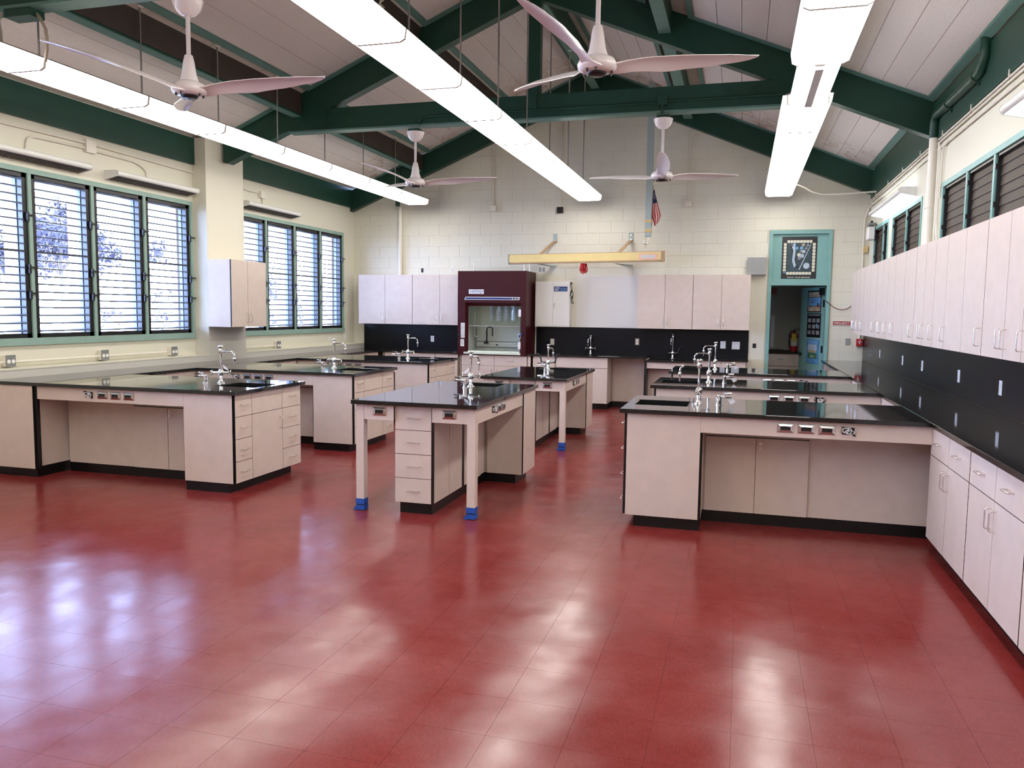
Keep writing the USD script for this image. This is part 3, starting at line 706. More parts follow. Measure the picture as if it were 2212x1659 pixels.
def bench(label, s, xe, y0, ylen, xin, cab=.59, plates=(), box=None, doors=(), lock=None, group='side lab benches'):
    """a peninsula bench reaching into the room. s: the way its end face looks along x; xe: end of the worktop; y0: worktop front; xin: where the wall run begins"""
    X = lambda u: xe - s * u
    t = Thing('lab_bench', label, 'bench', group)
    ya, yb = y0 + .035, y0 + ylen - .035
    t.add('cabinet_floor', bx(X(.056), X(cab), ya + .02, yb - .02, .09, .11), 'laminate')
    t.add('end_panel', bx(X(.0555), X(cab + .002), ya, ya + .02, .09, ZS), 'laminate_y'); t.add('end_panel', bx(X(.0555), X(cab + .002), yb - .02, yb, .09, ZS), 'laminate_y')
    t.add('side_panel', bx(X(cab), X(cab + .02), ya + .02, yb - .02, .09, ZS), 'laminate_x')
    # end face: two stacks of four drawers, a door and a false front between them
    zz = [.882, .682, .483, .282, .090]
    ys = [ya + .012, ya + .265, ya + .765, yb - .006]
    g = .002
    for col, (a, b) in enumerate(((ys[0], ys[1]), (ys[2], ys[3]))):
        for k in range(4):
            d = t.add('drawer', bx(X(.035), X(.056), a + g, b - g, zz[k + 1] + g, zz[k] - g), 'laminate_x')
            d.add('handle', pull((X(.035), (a + b) / 2, (zz[k] + zz[k + 1]) / 2 + .005), (0, 1, 0), (s, 0, 0)), 'pull', True)
    t.add('false_front', bx(X(.035), X(.056), ys[1] + g, ys[2] - g, zz[1] + g, zz[0] - g), 'laminate_x')
    d = t.add('door', bx(X(.035), X(.056), ys[1] + g, ys[2] - g, zz[4] + g, zz[1] - g), 'laminate_x')
    d.add('handle', pull((X(.035), ys[2] - .05, .55), (0, 0, 1), (s, 0, 0)), 'pull', True)
    t.add('toe_kick', bx(X(.12), X(cab + .012), ya + .028, yb - .06, 0, .09), 'rubber')
    # aprons and the recessed knee panel
    kx0, kx1 = X(cab + .003), xin
    t.add('apron', bx(kx0, kx1, ya, ya + .02, .757, ZS), 'laminate_y'); t.add('apron', bx(kx0, kx1, yb - .02, yb, .757, ZS), 'laminate_y')
    kp = y0 + .39
    kx1 = xin if s > 0 else xin + .09
    t.add('knee_panel', bx(kx0, kx1, kp + .004, kp + .024, .09, ZS), 'laminate_y')
    t.add('knee_base', bx(kx0, kx1, kp + .006, kp + .024, 0, .09), 'rubber')
    for a, b in doors:
        t.add('knee_door', bx(a + .002, b - .002, kp - .014, kp + .004, .092, .685), 'laminate_y')
    if doors: t.add('door_gap', bx(doors[0][0], doors[-1][1], kp - .001, kp + .004, .686, .690), 'black')
    if lock:
        L = t.add('lock', cyl((lock, kp - .014, .645), (lock, kp - .020, .645), .013, 14), 'steel')
        L.add('key', cat(bx(lock - .0012, lock + .0012, kp - .034, kp - .019, .640, .650), bx(lock - .008, lock + .008, kp - .030, kp - .028, .595, .622)), 'steel')
    for x in plates: plate(t, (x, ya, .823), (1, 0, 0), (0, 0, 1))
    if box: cable_box(t, (box, ya, .823), (1, 0, 0), (0, 0, 1))
    t.done(); return t
def slab_mesh(P, z0, z1, c=.0035):
    """flat slab with chamfered top edges; P may have one hole"""
    Q = P.buffer(-c, join_style=2)
    low = prism(P, 'z', z0, z1 - c)
    v, f = [], []
    for R, S in zip([P.exterior, *P.interiors], [Q.exterior, *Q.interiors]):
        r = np.array(R.coords)[:-1]; s = np.array(S.coords)[:-1]
        s = s[[int(np.argmin(((s - k) ** 2).sum(1))) for k in r]]; n = len(r); o = len(v)
        v += [(*k, z1 - c) for k in r] + [(*k, z1) for k in s]
        ccw = Polygon(r).exterior.is_ccw
        hole = R is not P.exterior
        for i in range(n):
            j = (i + 1) % n; q = [[o + i, o + j, o + n + j], [o + i, o + n + j, o + n + i]]
            f += q if (ccw != hole) else [k[::-1] for k in q]
    t = prism(Q, 'z', z1 - .0008, z1)
    return cat(low, TM(v, f, process=False), t)
def top(label, x0, x1, y0, y1, z=ZT1, hole=None, group=None, th=.032):
    P = sbox(x0, y0, x1, y1)
    if hole:
        a, b, c, d = hole; P = P.difference(sbox(a, c, b, d))
    simple('worktop', label, 'worktop', slab_mesh(P, z - th, z), 'epoxy', False, group)
def sink(label, hole, z=ZT1, dep=.20):
    a, b, c, d = hole
    t = Thing('sink', label, 'sink', 'black epoxy sinks')
    w = .008; e = .001
    t.add('basin', cat(bx(a + e, a + w, c + e, d - e, z - dep, z - .003), bx(b - w, b - e, c + e, d - e, z - dep, z - .003), bx(a + w, b - w, c + e, c + w, z - dep, z - .003), bx(a + w, b - w, d - w, d - e, z - dep, z - .003), bx(a + e, b - e, c + e, d - e, z - dep - .012, z - dep)), 'epoxy')
    t.add('drain', lathe([(.0, .004), (.03, .004), (.042, .0)], ((a + b) / 2, (c + d) / 2, z - dep), 18), 'steel', True)
    t.done()

def faucet(label, x, y, z, sp, hd, tag=0, wing=False, H=.335, reach=.155):
    """tall laboratory gooseneck: sp = spout direction in plan, hd = direction of the two side valves, tag = paper tag side"""
    t = Thing('faucet', label, 'faucet', 'laboratory gooseneck faucets')
    o = np.array([x, y, z]); sp = np.array([*sp, 0.0]); hd = np.array([*hd, 0.0]); U = np.array([0, 0, 1.0])
    t.add('base', lathe([(.034, 0), (.034, .006), (.022, .012), (.017, .03), (.0165, .075), (.0, .076)], o, 18), 'chrome', True)
    t.add('valve_body', cat(lathe([(.016, .07), (.026, .08), (.029, .10), (.024, .122), (.013, .135)], o, 18), cyl(o + U * .10 - hd * .075, o + U * .10 + hd * .075, .0125, 12)), 'chrome', 40)
    for s in (-1, 1):
        e = o + U * .10 + hd * s * .075
        if wing:
            pts = [e, e + hd * s * .022 + U * .005, e + hd * s * .028 + U * .05, e + hd * s * .05 + U * .095, e + hd * s * .085 + U * .115]
            h = t.add('wing_handle', tube(pts, [.011, .011, .010, .013, .009], 8), 'dark_metal', True)
        else:
            q = np.cross(hd, U)
            h = t.add('cross_handle', cat(cyl(e, e + hd * s * .02, .011, 10), [cyl(e + hd * s * .014, e + hd * s * .014 + (q * math.cos(a) + U * math.sin(a)) * .030, .0075, 8, .0055) for a in np.arange(4) * math.pi / 2 + .6]), 'chrome', 40)
    t.add('riser', cyl(o + U * .13, o + U * (H - .04), .0105, 12), 'chrome', True)
    t.add('vacuum_breaker', lathe([(.0105, H - .05), (.0175, H - .046), (.0185, H - .012), (.013, H - .006), (.013, H + .006), (.024, H + .012), (.025, H + .022), (.012, H + .030), (0, H + .031)], o, 16), 'chrome', True)
    s0 = o + U * (H - .028)
    pts = [s0 + sp * .012, s0 + sp * (reach - .045)] + arc(s0 + sp * (reach - .045) - U * .045, .045, 90, 0, sp, U, 7)[1:] + [s0 + sp * reach - U * .062]
    t.add('spout', tube(pts, .0088, 10), 'chrome', True)
    n0 = s0 + sp * reach - U * .055
    t.add('nozzle', lathe([(0, 0), (.012, -.0), (.0145, -.012), (.0145, -.022), (.009, -.03), (.010, -.037), (.007, -.043), (.0085, -.052), (.0055, -.058), (.007, -.067), (.004, -.080), (0, -.081)], n0, 14), 'chrome', True)
    if tag:
        q = hd * tag; c = o + U * .17 + q * .012
        m = hexa([c + q * a + U * b + np.cross(q, U) * d for d in (-.0006, .0006) for a, b in ((.004, .01), (.045, -.02), (.065, -.052), (.018, -.032))]); m.fix_normals()
        t.add('paper_tag', m, 'tag_paper', label='paper tag tied to the faucet')
    t.done()
def gas_tap(label, x, y, z, out, tag=False):
    """turret with two lever valves and hose nozzles pointing along out"""
    t = Thing('gas_tap', label, 'gas tap', 'bench gas taps')
    o = np.array([x, y, z]); out = np.array([*out, 0.0]); U = np.array([0, 0, 1.0]); q = np.cross(out, U)
    t.add('post', lathe([(.026, 0), (.026, .004), (.020, .007), (.020, .075), (.017, .082), (0, .083)], o, 18), 'chrome', 40)
    for s in (-1, 1):
        b = o + U * .068; d = out * math.cos(.35 * s) + q * math.sin(.35 * s)
        v = t.add('valve', cat(cyl(b, b + d * .055, .010, 10), cyl(b + d * .045, b + d * .045 + U * .028, .0085, 10)), 'chrome', 40)
        v.add('nozzle', cat([cyl(b + d * (.055 + .012 * i), b + d * (.069 + .012 * i), .0085, 8, .0055) for i in range(4)]), 'chrome')
        k = b + d * .045 + U * .03
        v.add('lever', cat(cyl(k - d * .005, k + d * .055, .006, 8, .0075), cyl(k, k + U * .008, .010, 10)), 'chrome', 40)
    if tag:
        c = o + U * .055 + out * .06
        m = hexa([c + out * a + U * b + q * d for d in (-.0006, .0006) for a, b in ((.0, .0), (.035, -.045), (.070, -.022), (.040, .012))]); m.fix_normals()
        t.add('paper_tag', m, 'tag_paper', label='paper tag tied to the gas tap')
    t.done()

# right-hand peninsulas
YR = (6.03, 8.17, 10.27)
RN = ('nearest', 'middle', 'farthest')
for i, y in enumerate(YR):
    bench(f'{RN[i]} pinkish laminate lab bench on the right side, joined to the right wall counter', -1, -.868, y, 1.06, 1.303, .602, (.336, .478, .618), .76, ((-.235, .146), (.146, .535)) if i == 0 else ((-.235, .146), (.146, .535)), .179)
    h = (-.805, -.378, y + .335, y + .715)
    top(f'black epoxy worktop of the {RN[i]} right bench', -.868, 1.281, y, y + 1.06, hole=h, group='bench worktops')
    sink(f'black sink let into the {RN[i]} right bench', h)
    faucet(f'chrome gooseneck faucet on the {RN[i]} right bench', -.312, y + .59, ZT1, (-1, 0), (0, 1), tag=(0, -1, -1)[i])
    gas_tap(f'chrome gas tap on the {RN[i]} right bench', -.150, y + .53, ZT1, (1, 0), tag=True)
# left-hand peninsulas
YLs = (5.955, 8.205, 10.49)
for i, y in enumerate(YLs):
    bench(f'{RN[i]} beige laminate lab bench on the left side, joined to the window counter', 1, -4.205, y, 1.17, -6.398 if i == 0 else -6.349, .555, (-5.638, -5.493, -5.348), -5.79, ((-5.61, -5.214), (-5.214, -4.785)), -5.185)
    h = (-4.70, -4.275, y + .40, y + .79)
    top(f'black epoxy worktop of the {RN[i]} left bench', -6.318, -4.205, y, y + 1.17, hole=h, group='bench worktops')
    sink(f'black sink let into the {RN[i]} left bench', h)
    faucet(f'chrome gooseneck faucet on the {RN[i]} left bench', -4.842, y + .69, ZT1, (1, 0), (.96, .28), tag=(1, 0, 0)[i])
    gas_tap(f'chrome gas tap on the {RN[i]} left bench', -4.945, y + .59, ZT1, (-1, 0))

# the two free-standing tables in the middle
def centre_table(label, x0, y0, ln, z, wing, tlabel):
    t = Thing('lab_table', label, 'table', 'centre lab tables')
    zs = z - .032; x1 = x0 + 1.06; y1 = y0 + ln
    la, lb = x0 + .018, x1 - .018
    f = (zs - .09) / .792
    def Z(k): return .09 + (k - .09) * f
    for a in (la, lb - .068):
        for_leg = t.add('leg', bx(a, a + .068, y0 + .045, y0 + .113, 0, zs), 'laminate')
        for_leg.add('tape_wrap', cat(bx(a - .003, a + .071, y0 + .042, y0 + .116, .052, .098)), 'blue_tape', label='blue masking tape wrapped round the foot of the leg')
        for_leg.add('tape_wrap', cat(bx(a - .004, a + .072, y0 + .041, y0 + .117, .006, .044), hexa([(a - .022, y0 + .035, .002), (a + .004, y0 + .04, .002), (a + .004, y0 + .046, .002), (a - .022, y0 + .041, .002), (a - .012, y0 + .036, .028), (a + .004, y0 + .04, .036), (a + .004, y0 + .046, .036), (a - .012, y0 + .042, .028)])), 'blue_tape')
        for_leg.add('foot_band', bx(a - .001, a + .069, y0 + .044, y0 + .114, .0, .055), 'black')
    da, db = x0 + .352, x0 + .664          # drawer stack
    ap = zs - .125
    t.add('apron', bx(la + .068, da - .002, y0 + .048, y0 + .068, ap, zs), 'laminate_y'); t.add('apron', bx(db + .014, lb - .068, y0 + .048, y0 + .068, ap, zs), 'laminate_y')
    yr = y1 - .50                          # front of the rear cabinet
    for xa in (la, lb - .02): t.add('side_apron', bx(xa, xa + .02, y0 + .113, yr, ap, zs), 'laminate_x')
    t.add('cabinet_box', bx(da + .004, db, y0 + .095, yr, .09, zs), 'laminate')
    zz = [zs, Z(.682), Z(.488), Z(.292), .09]
    for k in range(4):
        d = t.add('drawer', bx(da, db, y0 + .072, y0 + .094, zz[k + 1] + .002, zz[k] - .002), 'laminate_y')
        d.add('handle', pull(((da + db) / 2 + .005, y0 + .072, (zz[k] + zz[k + 1]) / 2), (1, 0, 0), (0, -1, 0)), 'pull', True)
    t.add('edge_strip', bx(db, db + .014, y0 + .076, y0 + .095, .09, zs), 'black')
    for sx, s in ((db, 1), (da + .004, -1)):
        yy = [y0 + .096, y0 + .445, y0 + .765, y0 + .82, yr - .15, yr - .002]
        for a, b in ((yy[0], yy[1]), (yy[1], yy[2]), (yy[3], yy[4])):
            t.add('side_door', bx(sx, sx + s * .016, a + .002, b - .002, .092, zs - .06), 'laminate_x')
        t.add('edge_strip', bx(sx, sx + s * .018, yy[2] + .004, yy[3] - .004, .092, zs - .02), 'black')
    t.add('toe_kick', bx(da + .03, db - .005, y0 + .105, yr + .05, 0, .09), 'rubber')
    t.add('rear_cabinet_box', cat(bx(la + .006, lb - .006, yr + .02, y1 - .03, .09, .11), bx(la + .006, lb - .006, y1 - .05, y1 - .03, .11, zs), bx(la + .006, lb - .006, yr + .02, yr + .03, .11, zs)), 'laminate')
    for a, b in ((la, da - .01), (db + .03, lb)):
        t.add('rear_cabinet_front', bx(a, b, yr, yr + .02, .09, zs), 'laminate_y')
    for xa, s in ((lb - .006, 1), (la + .006, -1)):
        t.add('rear_side_panel', bx(xa, xa + s * .012, yr + .022, y1 - .03, .09, zs), 'laminate_x')
    t.add('toe_kick', bx(la + .07, lb - .07, yr + .03, y1 - .08, 0, .09), 'rubber')
    plate(t, (x0 + .227, y0 + .048, zs - .057), (1, 0, 0), (0, 0, 1)); plate(t, (x0 + .825, y0 + .048, zs - .057), (1, 0, 0), (0, 0, 1))
    yo = (y0 + .52, y0 + .66, y0 + .79)
    cable_box(t, (lb, yo[0], zs - .058), (0, 1, 0), (0, 0, 1))
    for y in yo[1:]: plate(t, (lb, y, zs - .058), (0, 1, 0), (0, 0, 1), hw=.062)
    t.done()
    h = (x0 + .365, x0 + .745, y1 - .41, y1 - .075)
    top(f'black epoxy worktop of the {tlabel}', x0 - .005, x1 + .008, y0, y1, z, h, 'bench worktops')
    sink(f'black sink let into the {tlabel}', h, z)
    faucet(f'chrome gooseneck faucet {"with dark wing handles " if wing else ""}on the {tlabel}', x0 + .505, y1 - .445, z, (.35, .94), (1, 0), tag=0 if wing else -1, wing=wing, H=.315, reach=.12)
    gas_tap(f'chrome gas tap on the {tlabel}', x0 + .50, y1 - .60, z, (-1, 0))
centre_table('nearer centre lab table on two front legs, blue tape round its feet', -3.002, 5.79, 1.94, ZT1, False, 'nearer centre table')
centre_table('farther, slightly lower centre lab table on taped front legs', -3.008, 9.12, 1.86, .862, True, 'farther centre table')

# ---------------------------------------------------------------- wall runs
def base_unit(label, s, xf, y0, y1, group, z=ZS, dd=.02):
    """base cabinet along a side wall: two drawers above two doors. s: the way the front looks along x; xf: its front plane"""
    t = Thing('base_cabinet', label, 'cabinet', group)
    depth = .60
    t.add('body', bx(xf - s * .02, xf - s * depth, y0, y1, .10, z), 'laminate')
    t.add('toe_kick', bx(xf - s * .075, xf - s * depth, y0 + .001, y1 - .001, 0, .10), 'rubber')
    ym = (y0 + y1) / 2
    for a, b, hs in ((y0 + .003, ym, 1), (ym, y1 - .003, -1)):
        d = t.add('drawer', bx(xf, xf - s * .02, a + .0015, b - .0015, .688, z - .003), 'laminate_x')
        d.add('handle', pull((xf, (a + b) / 2, .79), (0, 1, 0), (s, 0, 0)), 'pull', True)
        d = t.add('door', bx(xf, xf - s * .02, a + .0015, b - .0015, .102, .684), 'laminate_x')
        d.add('handle', pull((xf, ym - hs * .038, .585), (0, 0, 1), (s, 0, 0), w=.11), 'pull', True)
    t.done()
XCF = 1.304
e = [6.098, 5.108, 4.138, 3.168, 2.198]
RL = ['under the right counter, adjoining the nearest right bench', 'under the right counter, second from the bench', 'at the lower right picture edge', 'under the right counter, beyond the picture edge']
for k in range(4): base_unit('pale pink two-drawer, two-door base cabinet ' + RL[k], -1, XCF, e[k + 1] + .001, e[k] - .001, 'base cabinets of the right wall')
base_unit('pale pink base cabinet between the nearest and middle right benches', -1, XCF, 7.09, 8.20, 'base cabinets of the right wall')
base_unit('pale pink base cabinet between the middle and farthest right benches', -1, XCF, 9.23, 10.30, 'base cabinets of the right wall')
simple('counter_support', 'narrow panel holding up the far end of the right counter', 'support', bx(XCF + .02, XR - .01, 13.90, 13.95, 0, ZS), 'laminate')
top('long black epoxy worktop along the right wall', 1.284, XR - .014, 2.2, YB - .003, group='wall worktops')
simple('backsplash', 'black splash panel behind the right wall counter', 'splashback', cat(bx(XR - .013, XR - .001, 2.2, 9.52, ZT1 + .0005, 1.40), bx(XR - .013, XR - .001, 9.525, YB - .003, ZT1 + .0005, 1.40)), 'backsplash')

XLF = -6.35
base = Thing('base_cabinet', 'beige base cabinet closing the near end of the window counter', 'cabinet', 'base cabinets of the window wall')
base.add('body', bx(XH + .004, -6.435, 5.985, 7.1, .10, ZS), 'laminate'); base.add('end_panel', bx(XH + .004, -6.428, 5.965, 5.985, .085, ZS), 'laminate_y')
base.add('edge_strip', bx(-6.428, -6.402, 5.985, 6.02, .085, ZS), 'black'); base.add('toe_kick', bx(XH + .004, -6.44, 6.0, 7.1, 0, .10), 'rubber'); base.done()
for a, b, lb in ((7.13, 8.23, 'between the nearest and middle left benches'), (9.38, 10.52, 'between the middle and farthest left benches'), (11.67, 13.30, 'between the farthest left bench and the back wall')):
    base_unit('beige base cabinet below the window counter, ' + lb, 1, XLF, a, b, 'base cabinets of the window wall')
top('long black epoxy worktop along the window wall', XH + .002, -6.32, 5.955, YB - .003, group='wall worktops')

# back wall base cabinets
def back_unit(label, x0, x1, fronts, z=ZS, yf=13.37, name='base_cabinet', toe=True):
    t = Thing(name, label, 'cabinet', 'base cabinets of the back wall')
    t.add('body', cat(bx(x0, x1, yf + .02, YB - .004, .10, .12), bx(x0, x0 + .015, yf + .02, YB - .004, .12, z), bx(x1 - .015, x1, yf + .02, YB - .004, .12, z), bx(x0 + .015, x1 - .015, YB - .02, YB - .004, .12, z)), 'laminate')
    if toe: t.add('toe_kick', bx(x0 + .001, x1 - .001, yf + .075, YB - .004, 0, .10), 'rubber')
    for kind, a, b, za, zb_, hp in fronts:
        d = t.add(kind, bx(a + .002, b - .002, yf, yf + .02, za + .002, zb_ - .002), 'laminate_y')
        if hp == 'h': d.add('handle', pull(((a + b) / 2, yf, (za + zb_) / 2), (1, 0, 0), (0, -1, 0), w=.11), 'pull', True)
        elif hp in ('l', 'r'): d.add('handle', pull((a + .045 if hp == 'l' else b - .045, yf, zb_ - .12), (0, 0, 1), (0, -1, 0), w=.11), 'pull', True)
    t.done()
back_unit('grey-beige base cabinet in the left back corner', -6.30, -5.27, [('drawer', -6.26, -5.27, .685, ZS, 'h'), ('door', -6.26, -5.77, .10, .685, 'r'), ('door', -5.77, -5.27, .10, .685, 'l')])
back_unit('grey-beige base cabinet just left of the fume hood', -5.268, -4.835, [('drawer', -5.268, -4.835, .685, ZS, ''), ('door', -5.268, -4.835, .10, .685, '')])
back_unit('base cabinet with two drawers carrying the maroon fume hood', -4.80, -3.55, [('drawer', -4.765, -4.15, .688, .872, 'h'), ('drawer', -4.15, -3.56, .688, .872, 'h'), ('door', -4.765, -4.15, .10, .688, 'r'), ('door', -4.15, -3.56, .10, .688, 'l')], z=.872)
back_unit('narrow base cabinet just right of the fume hood', -3.545, -3.05, [('filler', -3.54, -3.49, .10, ZS, ''), ('drawer', -3.45, -3.06, .685, ZS, 'h'), ('door', -3.45, -3.06, .10, .685, 'l')])
back_unit('sink base cabinet on the back wall, left of the knee space', -3.046, -2.145, [('false_front', -3.04, -2.147, .700, ZS, ''), ('door', -3.04, -2.595, .10, .698, ''), ('door', -2.595, -2.147, .10, .698, '')])
back_unit('base cabinet of two small drawers at the right end of the back counter', -.688, .10, [('drawer', -.685, -.292, .70, ZS, ''), ('drawer', -.292, .092, .70, ZS, ''), ('door', -.685, -.292, .10, .70, 'r'), ('door', -.292, .092, .10, .70, 'l')])
t = Thing('knee_space', 'open desk space with a grey back panel in the back counter', 'cabinet')
t.add('back_panel', bx(-2.140, -1.53, 13.86, 13.88, .10, ZS), 'laminate_y'); t.add('base', bx(-2.140, -1.53, 13.862, 13.88, 0, .10), 'rubber'); t.add('side_panel', bx(-1.53, -1.512, 13.37, 13.99, 0, ZS), 'laminate_x'); t.done()
t = Thing('sink_station', 'lowered sink station with open knee space in the back counter', 'cabinet')
t.add('apron', bx(-1.508, -.692, 13.37, 13.39, .728, .835), 'laminate_y'); t.add('knee_panel', bx(-1.505, -.695, 13.62, 13.64, .10, .70), 'laminate_y', label='pinkish knee panel'); t.add('top_rail', bx(-1.508, -.692, 13.60, 13.62, .70, .728), 'black'); t.add('base', bx(-1.505, -.695, 13.63, 13.65, 0, .10), 'rubber'); t.add('side_edge', bx(-1.511, -1.49, 13.36, 13.62, .1, .83), 'black'); t.done()
yb0 = 13.335
top('black epoxy worktop on the back wall left of the fume hood', -6.318, -4.84, yb0, YB - .003, group='wall worktops')
hA, hB = (-2.85, -2.35, 13.50, 13.86), (-1.36, -.90, 13.50, 13.86)
top('black epoxy worktop on the back wall right of the fume hood', -3.548, -1.513, yb0, YB - .003, hole=hA, group='wall worktops')
top('lowered black epoxy worktop on the back wall', -1.511, -.690, yb0, YB - .003, .868, hole=hB, group='wall worktops')
top('short black epoxy worktop at the right end of the back wall', -.688, .130, yb0, YB - .003, group='wall worktops')
sink('black sink in the back counter right of the fume hood', hA); sink('black sink in the lowered back counter', hB, .868, .125)
simple('backsplash', 'navy-black splash panel on the back wall, left of the fume hood', 'splashback', bx(XH + .01, -4.84, YB - .016, YB - .004, ZT1 + .0005, 1.375), 'backsplash')
simple('backsplash', 'long black splash panel on the back wall, right of the fume hood', 'splashback', bx(-3.55, .128, YB - .0165, YB - .0045, .87, 1.378), 'backsplash')
faucet('small gooseneck faucet on the back counter below the white cabinet', -2.545, 13.925, ZT1, (-.3, -.95), (1, 0), H=.30, reach=.10)
faucet('gooseneck faucet with wing handles on the lowered back counter', -1.115, 13.925, .868, (-.15, -.99), (1, 0), wing=True, H=.40, reach=.14)

# upper cabinets
def uppers(label, boxes, axis, front, depth, edges, z0, z1, group, handles, s):
    t = Thing('wall_cabinet', label, 'cabinet', group)
    a, b = edges[0], edges[-1]
    if axis == 'y':
        t.add('body', bx(a, b, front + .02, front + depth, z0, z1), 'laminate')
        for i in range(len(edges) - 1):
            d = t.add('door', bx(edges[i] + .002, edges[i + 1] - .002, front, front + .019, z0 + .001, z1 - .001), 'laminate_y')
            for x in handles.get(i, ()): d.add('handle', pull((x, front, z0 + .125), (0, 0, 1), (0, -1, 0), w=.11), 'pull', True)
    else:
        t.add('body', bx(front - s * .02, front - s * depth, a, b, z0, z1), 'laminate')
        for i in range(len(edges) - 1):
            d = t.add('door', bx(front, front - s * .019, edges[i] + .002, edges[i + 1] - .002, z0 + .001, z1 - .001), 'laminate_x')
            for y in handles.get(i, ()): d.add('handle', pull((front, y, z0 + .125), (0, 0, 1), (s, 0, 0), w=.12, h=.036), 'pull', True)
    t.done()
U0, U1 = 1.384, 2.292
G = 'wall cabinets on the back wall'
uppers('pair of grey-white wall cabinet doors in the left back corner', 0, 'y', 13.67, .32, [-6.928, -6.387, -5.841], U0, U1, G, {0: [-6.42], 1: [-6.335]}, 0)
uppers('pair of grey-white wall cabinet doors next to the fume hood', 0, 'y', 13.67, .32, [-5.838, -5.301, -4.84], U0, U1, G, {0: [-5.338], 1: [-5.255]}, 0)
uppers('left pair of pinkish wall cabinet doors right of the blank white panel', 0, 'y', 13.67, .325, [-1.706, -1.253, -.793], U0, U1, G, {0: [-1.295], 1: [-1.205]}, 0)
uppers('right pair of pinkish wall cabinet doors beside the teal door', 0, 'y', 13.67, .325, [-.790, -.329, .125], U0, U1, G, {0: [-.372], 1: [-.285]}, 0)
uppers('wall cabinet hung on the left pilaster between the windows', 0, 'x', -6.60, .372, [9.315, 9.69, 10.135], U0, U1, None, {0: [9.655], 1: [9.735]}, 1)
G = 'wall cabinets along the right wall'
XU = 1.557
R4 = [(6.032, 8.273), (8.276, 10.512), (10.515, 12.77), (3.76, 6.029)]
lbs = ['second long pink wall cabinet on the right wall, counted from the picture edge', 'third long pink wall cabinet on the right wall, counted from the picture edge', 'farthest long pink wall cabinet on the right wall, nearest the fire alarm', 'nearest long pink wall cabinet on the right wall, cut by the picture edge']
for (a, b), lb in zip(R4, lbs):
    k = 0 if lb[0] != 'n' else -.04
    ed = [a, a + .53, a + 1.06, a + 1.47, a + 1.84 + k, b]
    hs = {0: [a + .04], 1: [a + 1.03], 2: [a + 1.44], 3: [a + 1.795 + k], 4: [a + 1.885 + k]}
    uppers(lb, 0, 'x', XU, .362, ed, U0, U1, G, hs, -1)

# ================================================================ fume hood
t = Thing('fume_hood', 'dark maroon fume hood with a glass sash on the back counter', 'fume hood')
hx0, hx1, hy, hz0, hz1 = -4.825, -3.575, 13.33, .876, 2.342
ox0, ox1, oz0, oz1 = -4.655, -3.695, .935, 1.735
t.add('front_post', bx(hx0, ox0 - .03, hy, hy + .06, hz0, hz1), 'maroon'); t.add('front_post', bx(ox1 + .03, hx1, hy, hy + .06, hz0, hz1), 'maroon')
t.add('front_panel', bx(ox0 - .03, ox1 + .03, hy + .002, hy + .06, 1.79, hz1), 'maroon')
t.add('header_bevel', hexa([(ox0 - .03, hy + .004, 1.788), (ox1 + .03, hy + .004, 1.788), (ox1 + .03, hy + .07, 1.788), (ox0 - .03, hy + .07, 1.788), (ox0 - .03, hy + .004, 1.79), (ox1 + .03, hy + .004, 1.79), (ox1 + .03, hy + .07, 1.79), (ox0 - .03, hy + .07, 1.79)]), 'maroon')
t.add('header_bevel', hexa([(ox0, hy + .075, oz1), (ox1, hy + .075, oz1), (ox1, hy + .10, oz1), (ox0, hy + .10, oz1), (ox0 - .03, hy + .01, 1.79), (ox1 + .03, hy + .01, 1.79), (ox1 + .03, hy + .10, 1.79), (ox0 - .03, hy + .10, 1.79)]), 'maroon')
for xa, xb in ((ox0 - .03, ox0), (ox1 + .03, ox1)):
    m = hexa([(xa, hy + .005, oz0), (xb, hy + .075, oz0), (xb, hy + .10, oz0), (xa, hy + .10, oz0), (xa, hy + .005, 1.79), (xb, hy + .075, oz1), (xb, hy + .10, oz1), (xa, hy + .10, 1.79)]); m.fix_normals()
    t.add('jamb_bevel', m, 'maroon')
t.add('side_panel', bx(hx0, hx0 + .012, hy + .06, YB - .02, hz0, hz1), 'maroon'); t.add('side_panel', bx(hx1 - .012, hx1, hy + .06, YB - .02, 1.37, hz1), 'maroon')
t.add('side_panel', bx(hx1 - .012, hx1 + .001, hy + .06, YB - .02, hz0, 1.37), 'maroon')
t.add('top_panel', bx(hx0 + .012, hx1 - .012, hy + .06, YB - .02, hz1 - .012, hz1), 'maroon')
t.add('liner', cat(bx(ox0 - .012, ox0, hy + .10, 13.86, oz0, oz1 + .1), bx(ox1, ox1 + .012, hy + .10, 13.86, oz0, oz1 + .1), bx(ox0 - .012, ox1 + .012, 13.86, 13.875, oz0, oz1 + .1), bx(ox0, ox1, hy + .06, 13.86, oz1 + .09, oz1 + .1)), 'hood_liner')
t.add('baffle', cat(bx(ox0 + .02, ox1 - .02, 13.82, 13.835, 1.10, 1.36), bx(ox0 + .02, ox1 - .02, 13.80, 13.815, 1.005, 1.09)), 'hood_liner')
t.add('work_surface', bx(ox0, ox1, hy + .06, 13.86, oz0 - .01, oz0 + .006), 'hood_liner')
t.add('airfoil_sill', cat(bx(ox0 - .05, ox1 + .03, hy - .02, hy + .05, oz0 - .045, oz0 - .012), bx(ox0 + .005, ox1 - .005, hy + .05, hy + .10, oz0 - .02, oz0 + .012)), 'hood_sill', label='pale sill along the bottom of the opening')
t.add('sash', bx(ox0 + .004, ox1 - .004, hy + .112, hy + .117, 1.385, oz1 + .06), 'pane', label='raised glass sash')
t.add('sash_rail', bx(ox0 + .004, ox1 - .004, hy + .105, hy + .122, 1.375, 1.392), 'grey_mid')
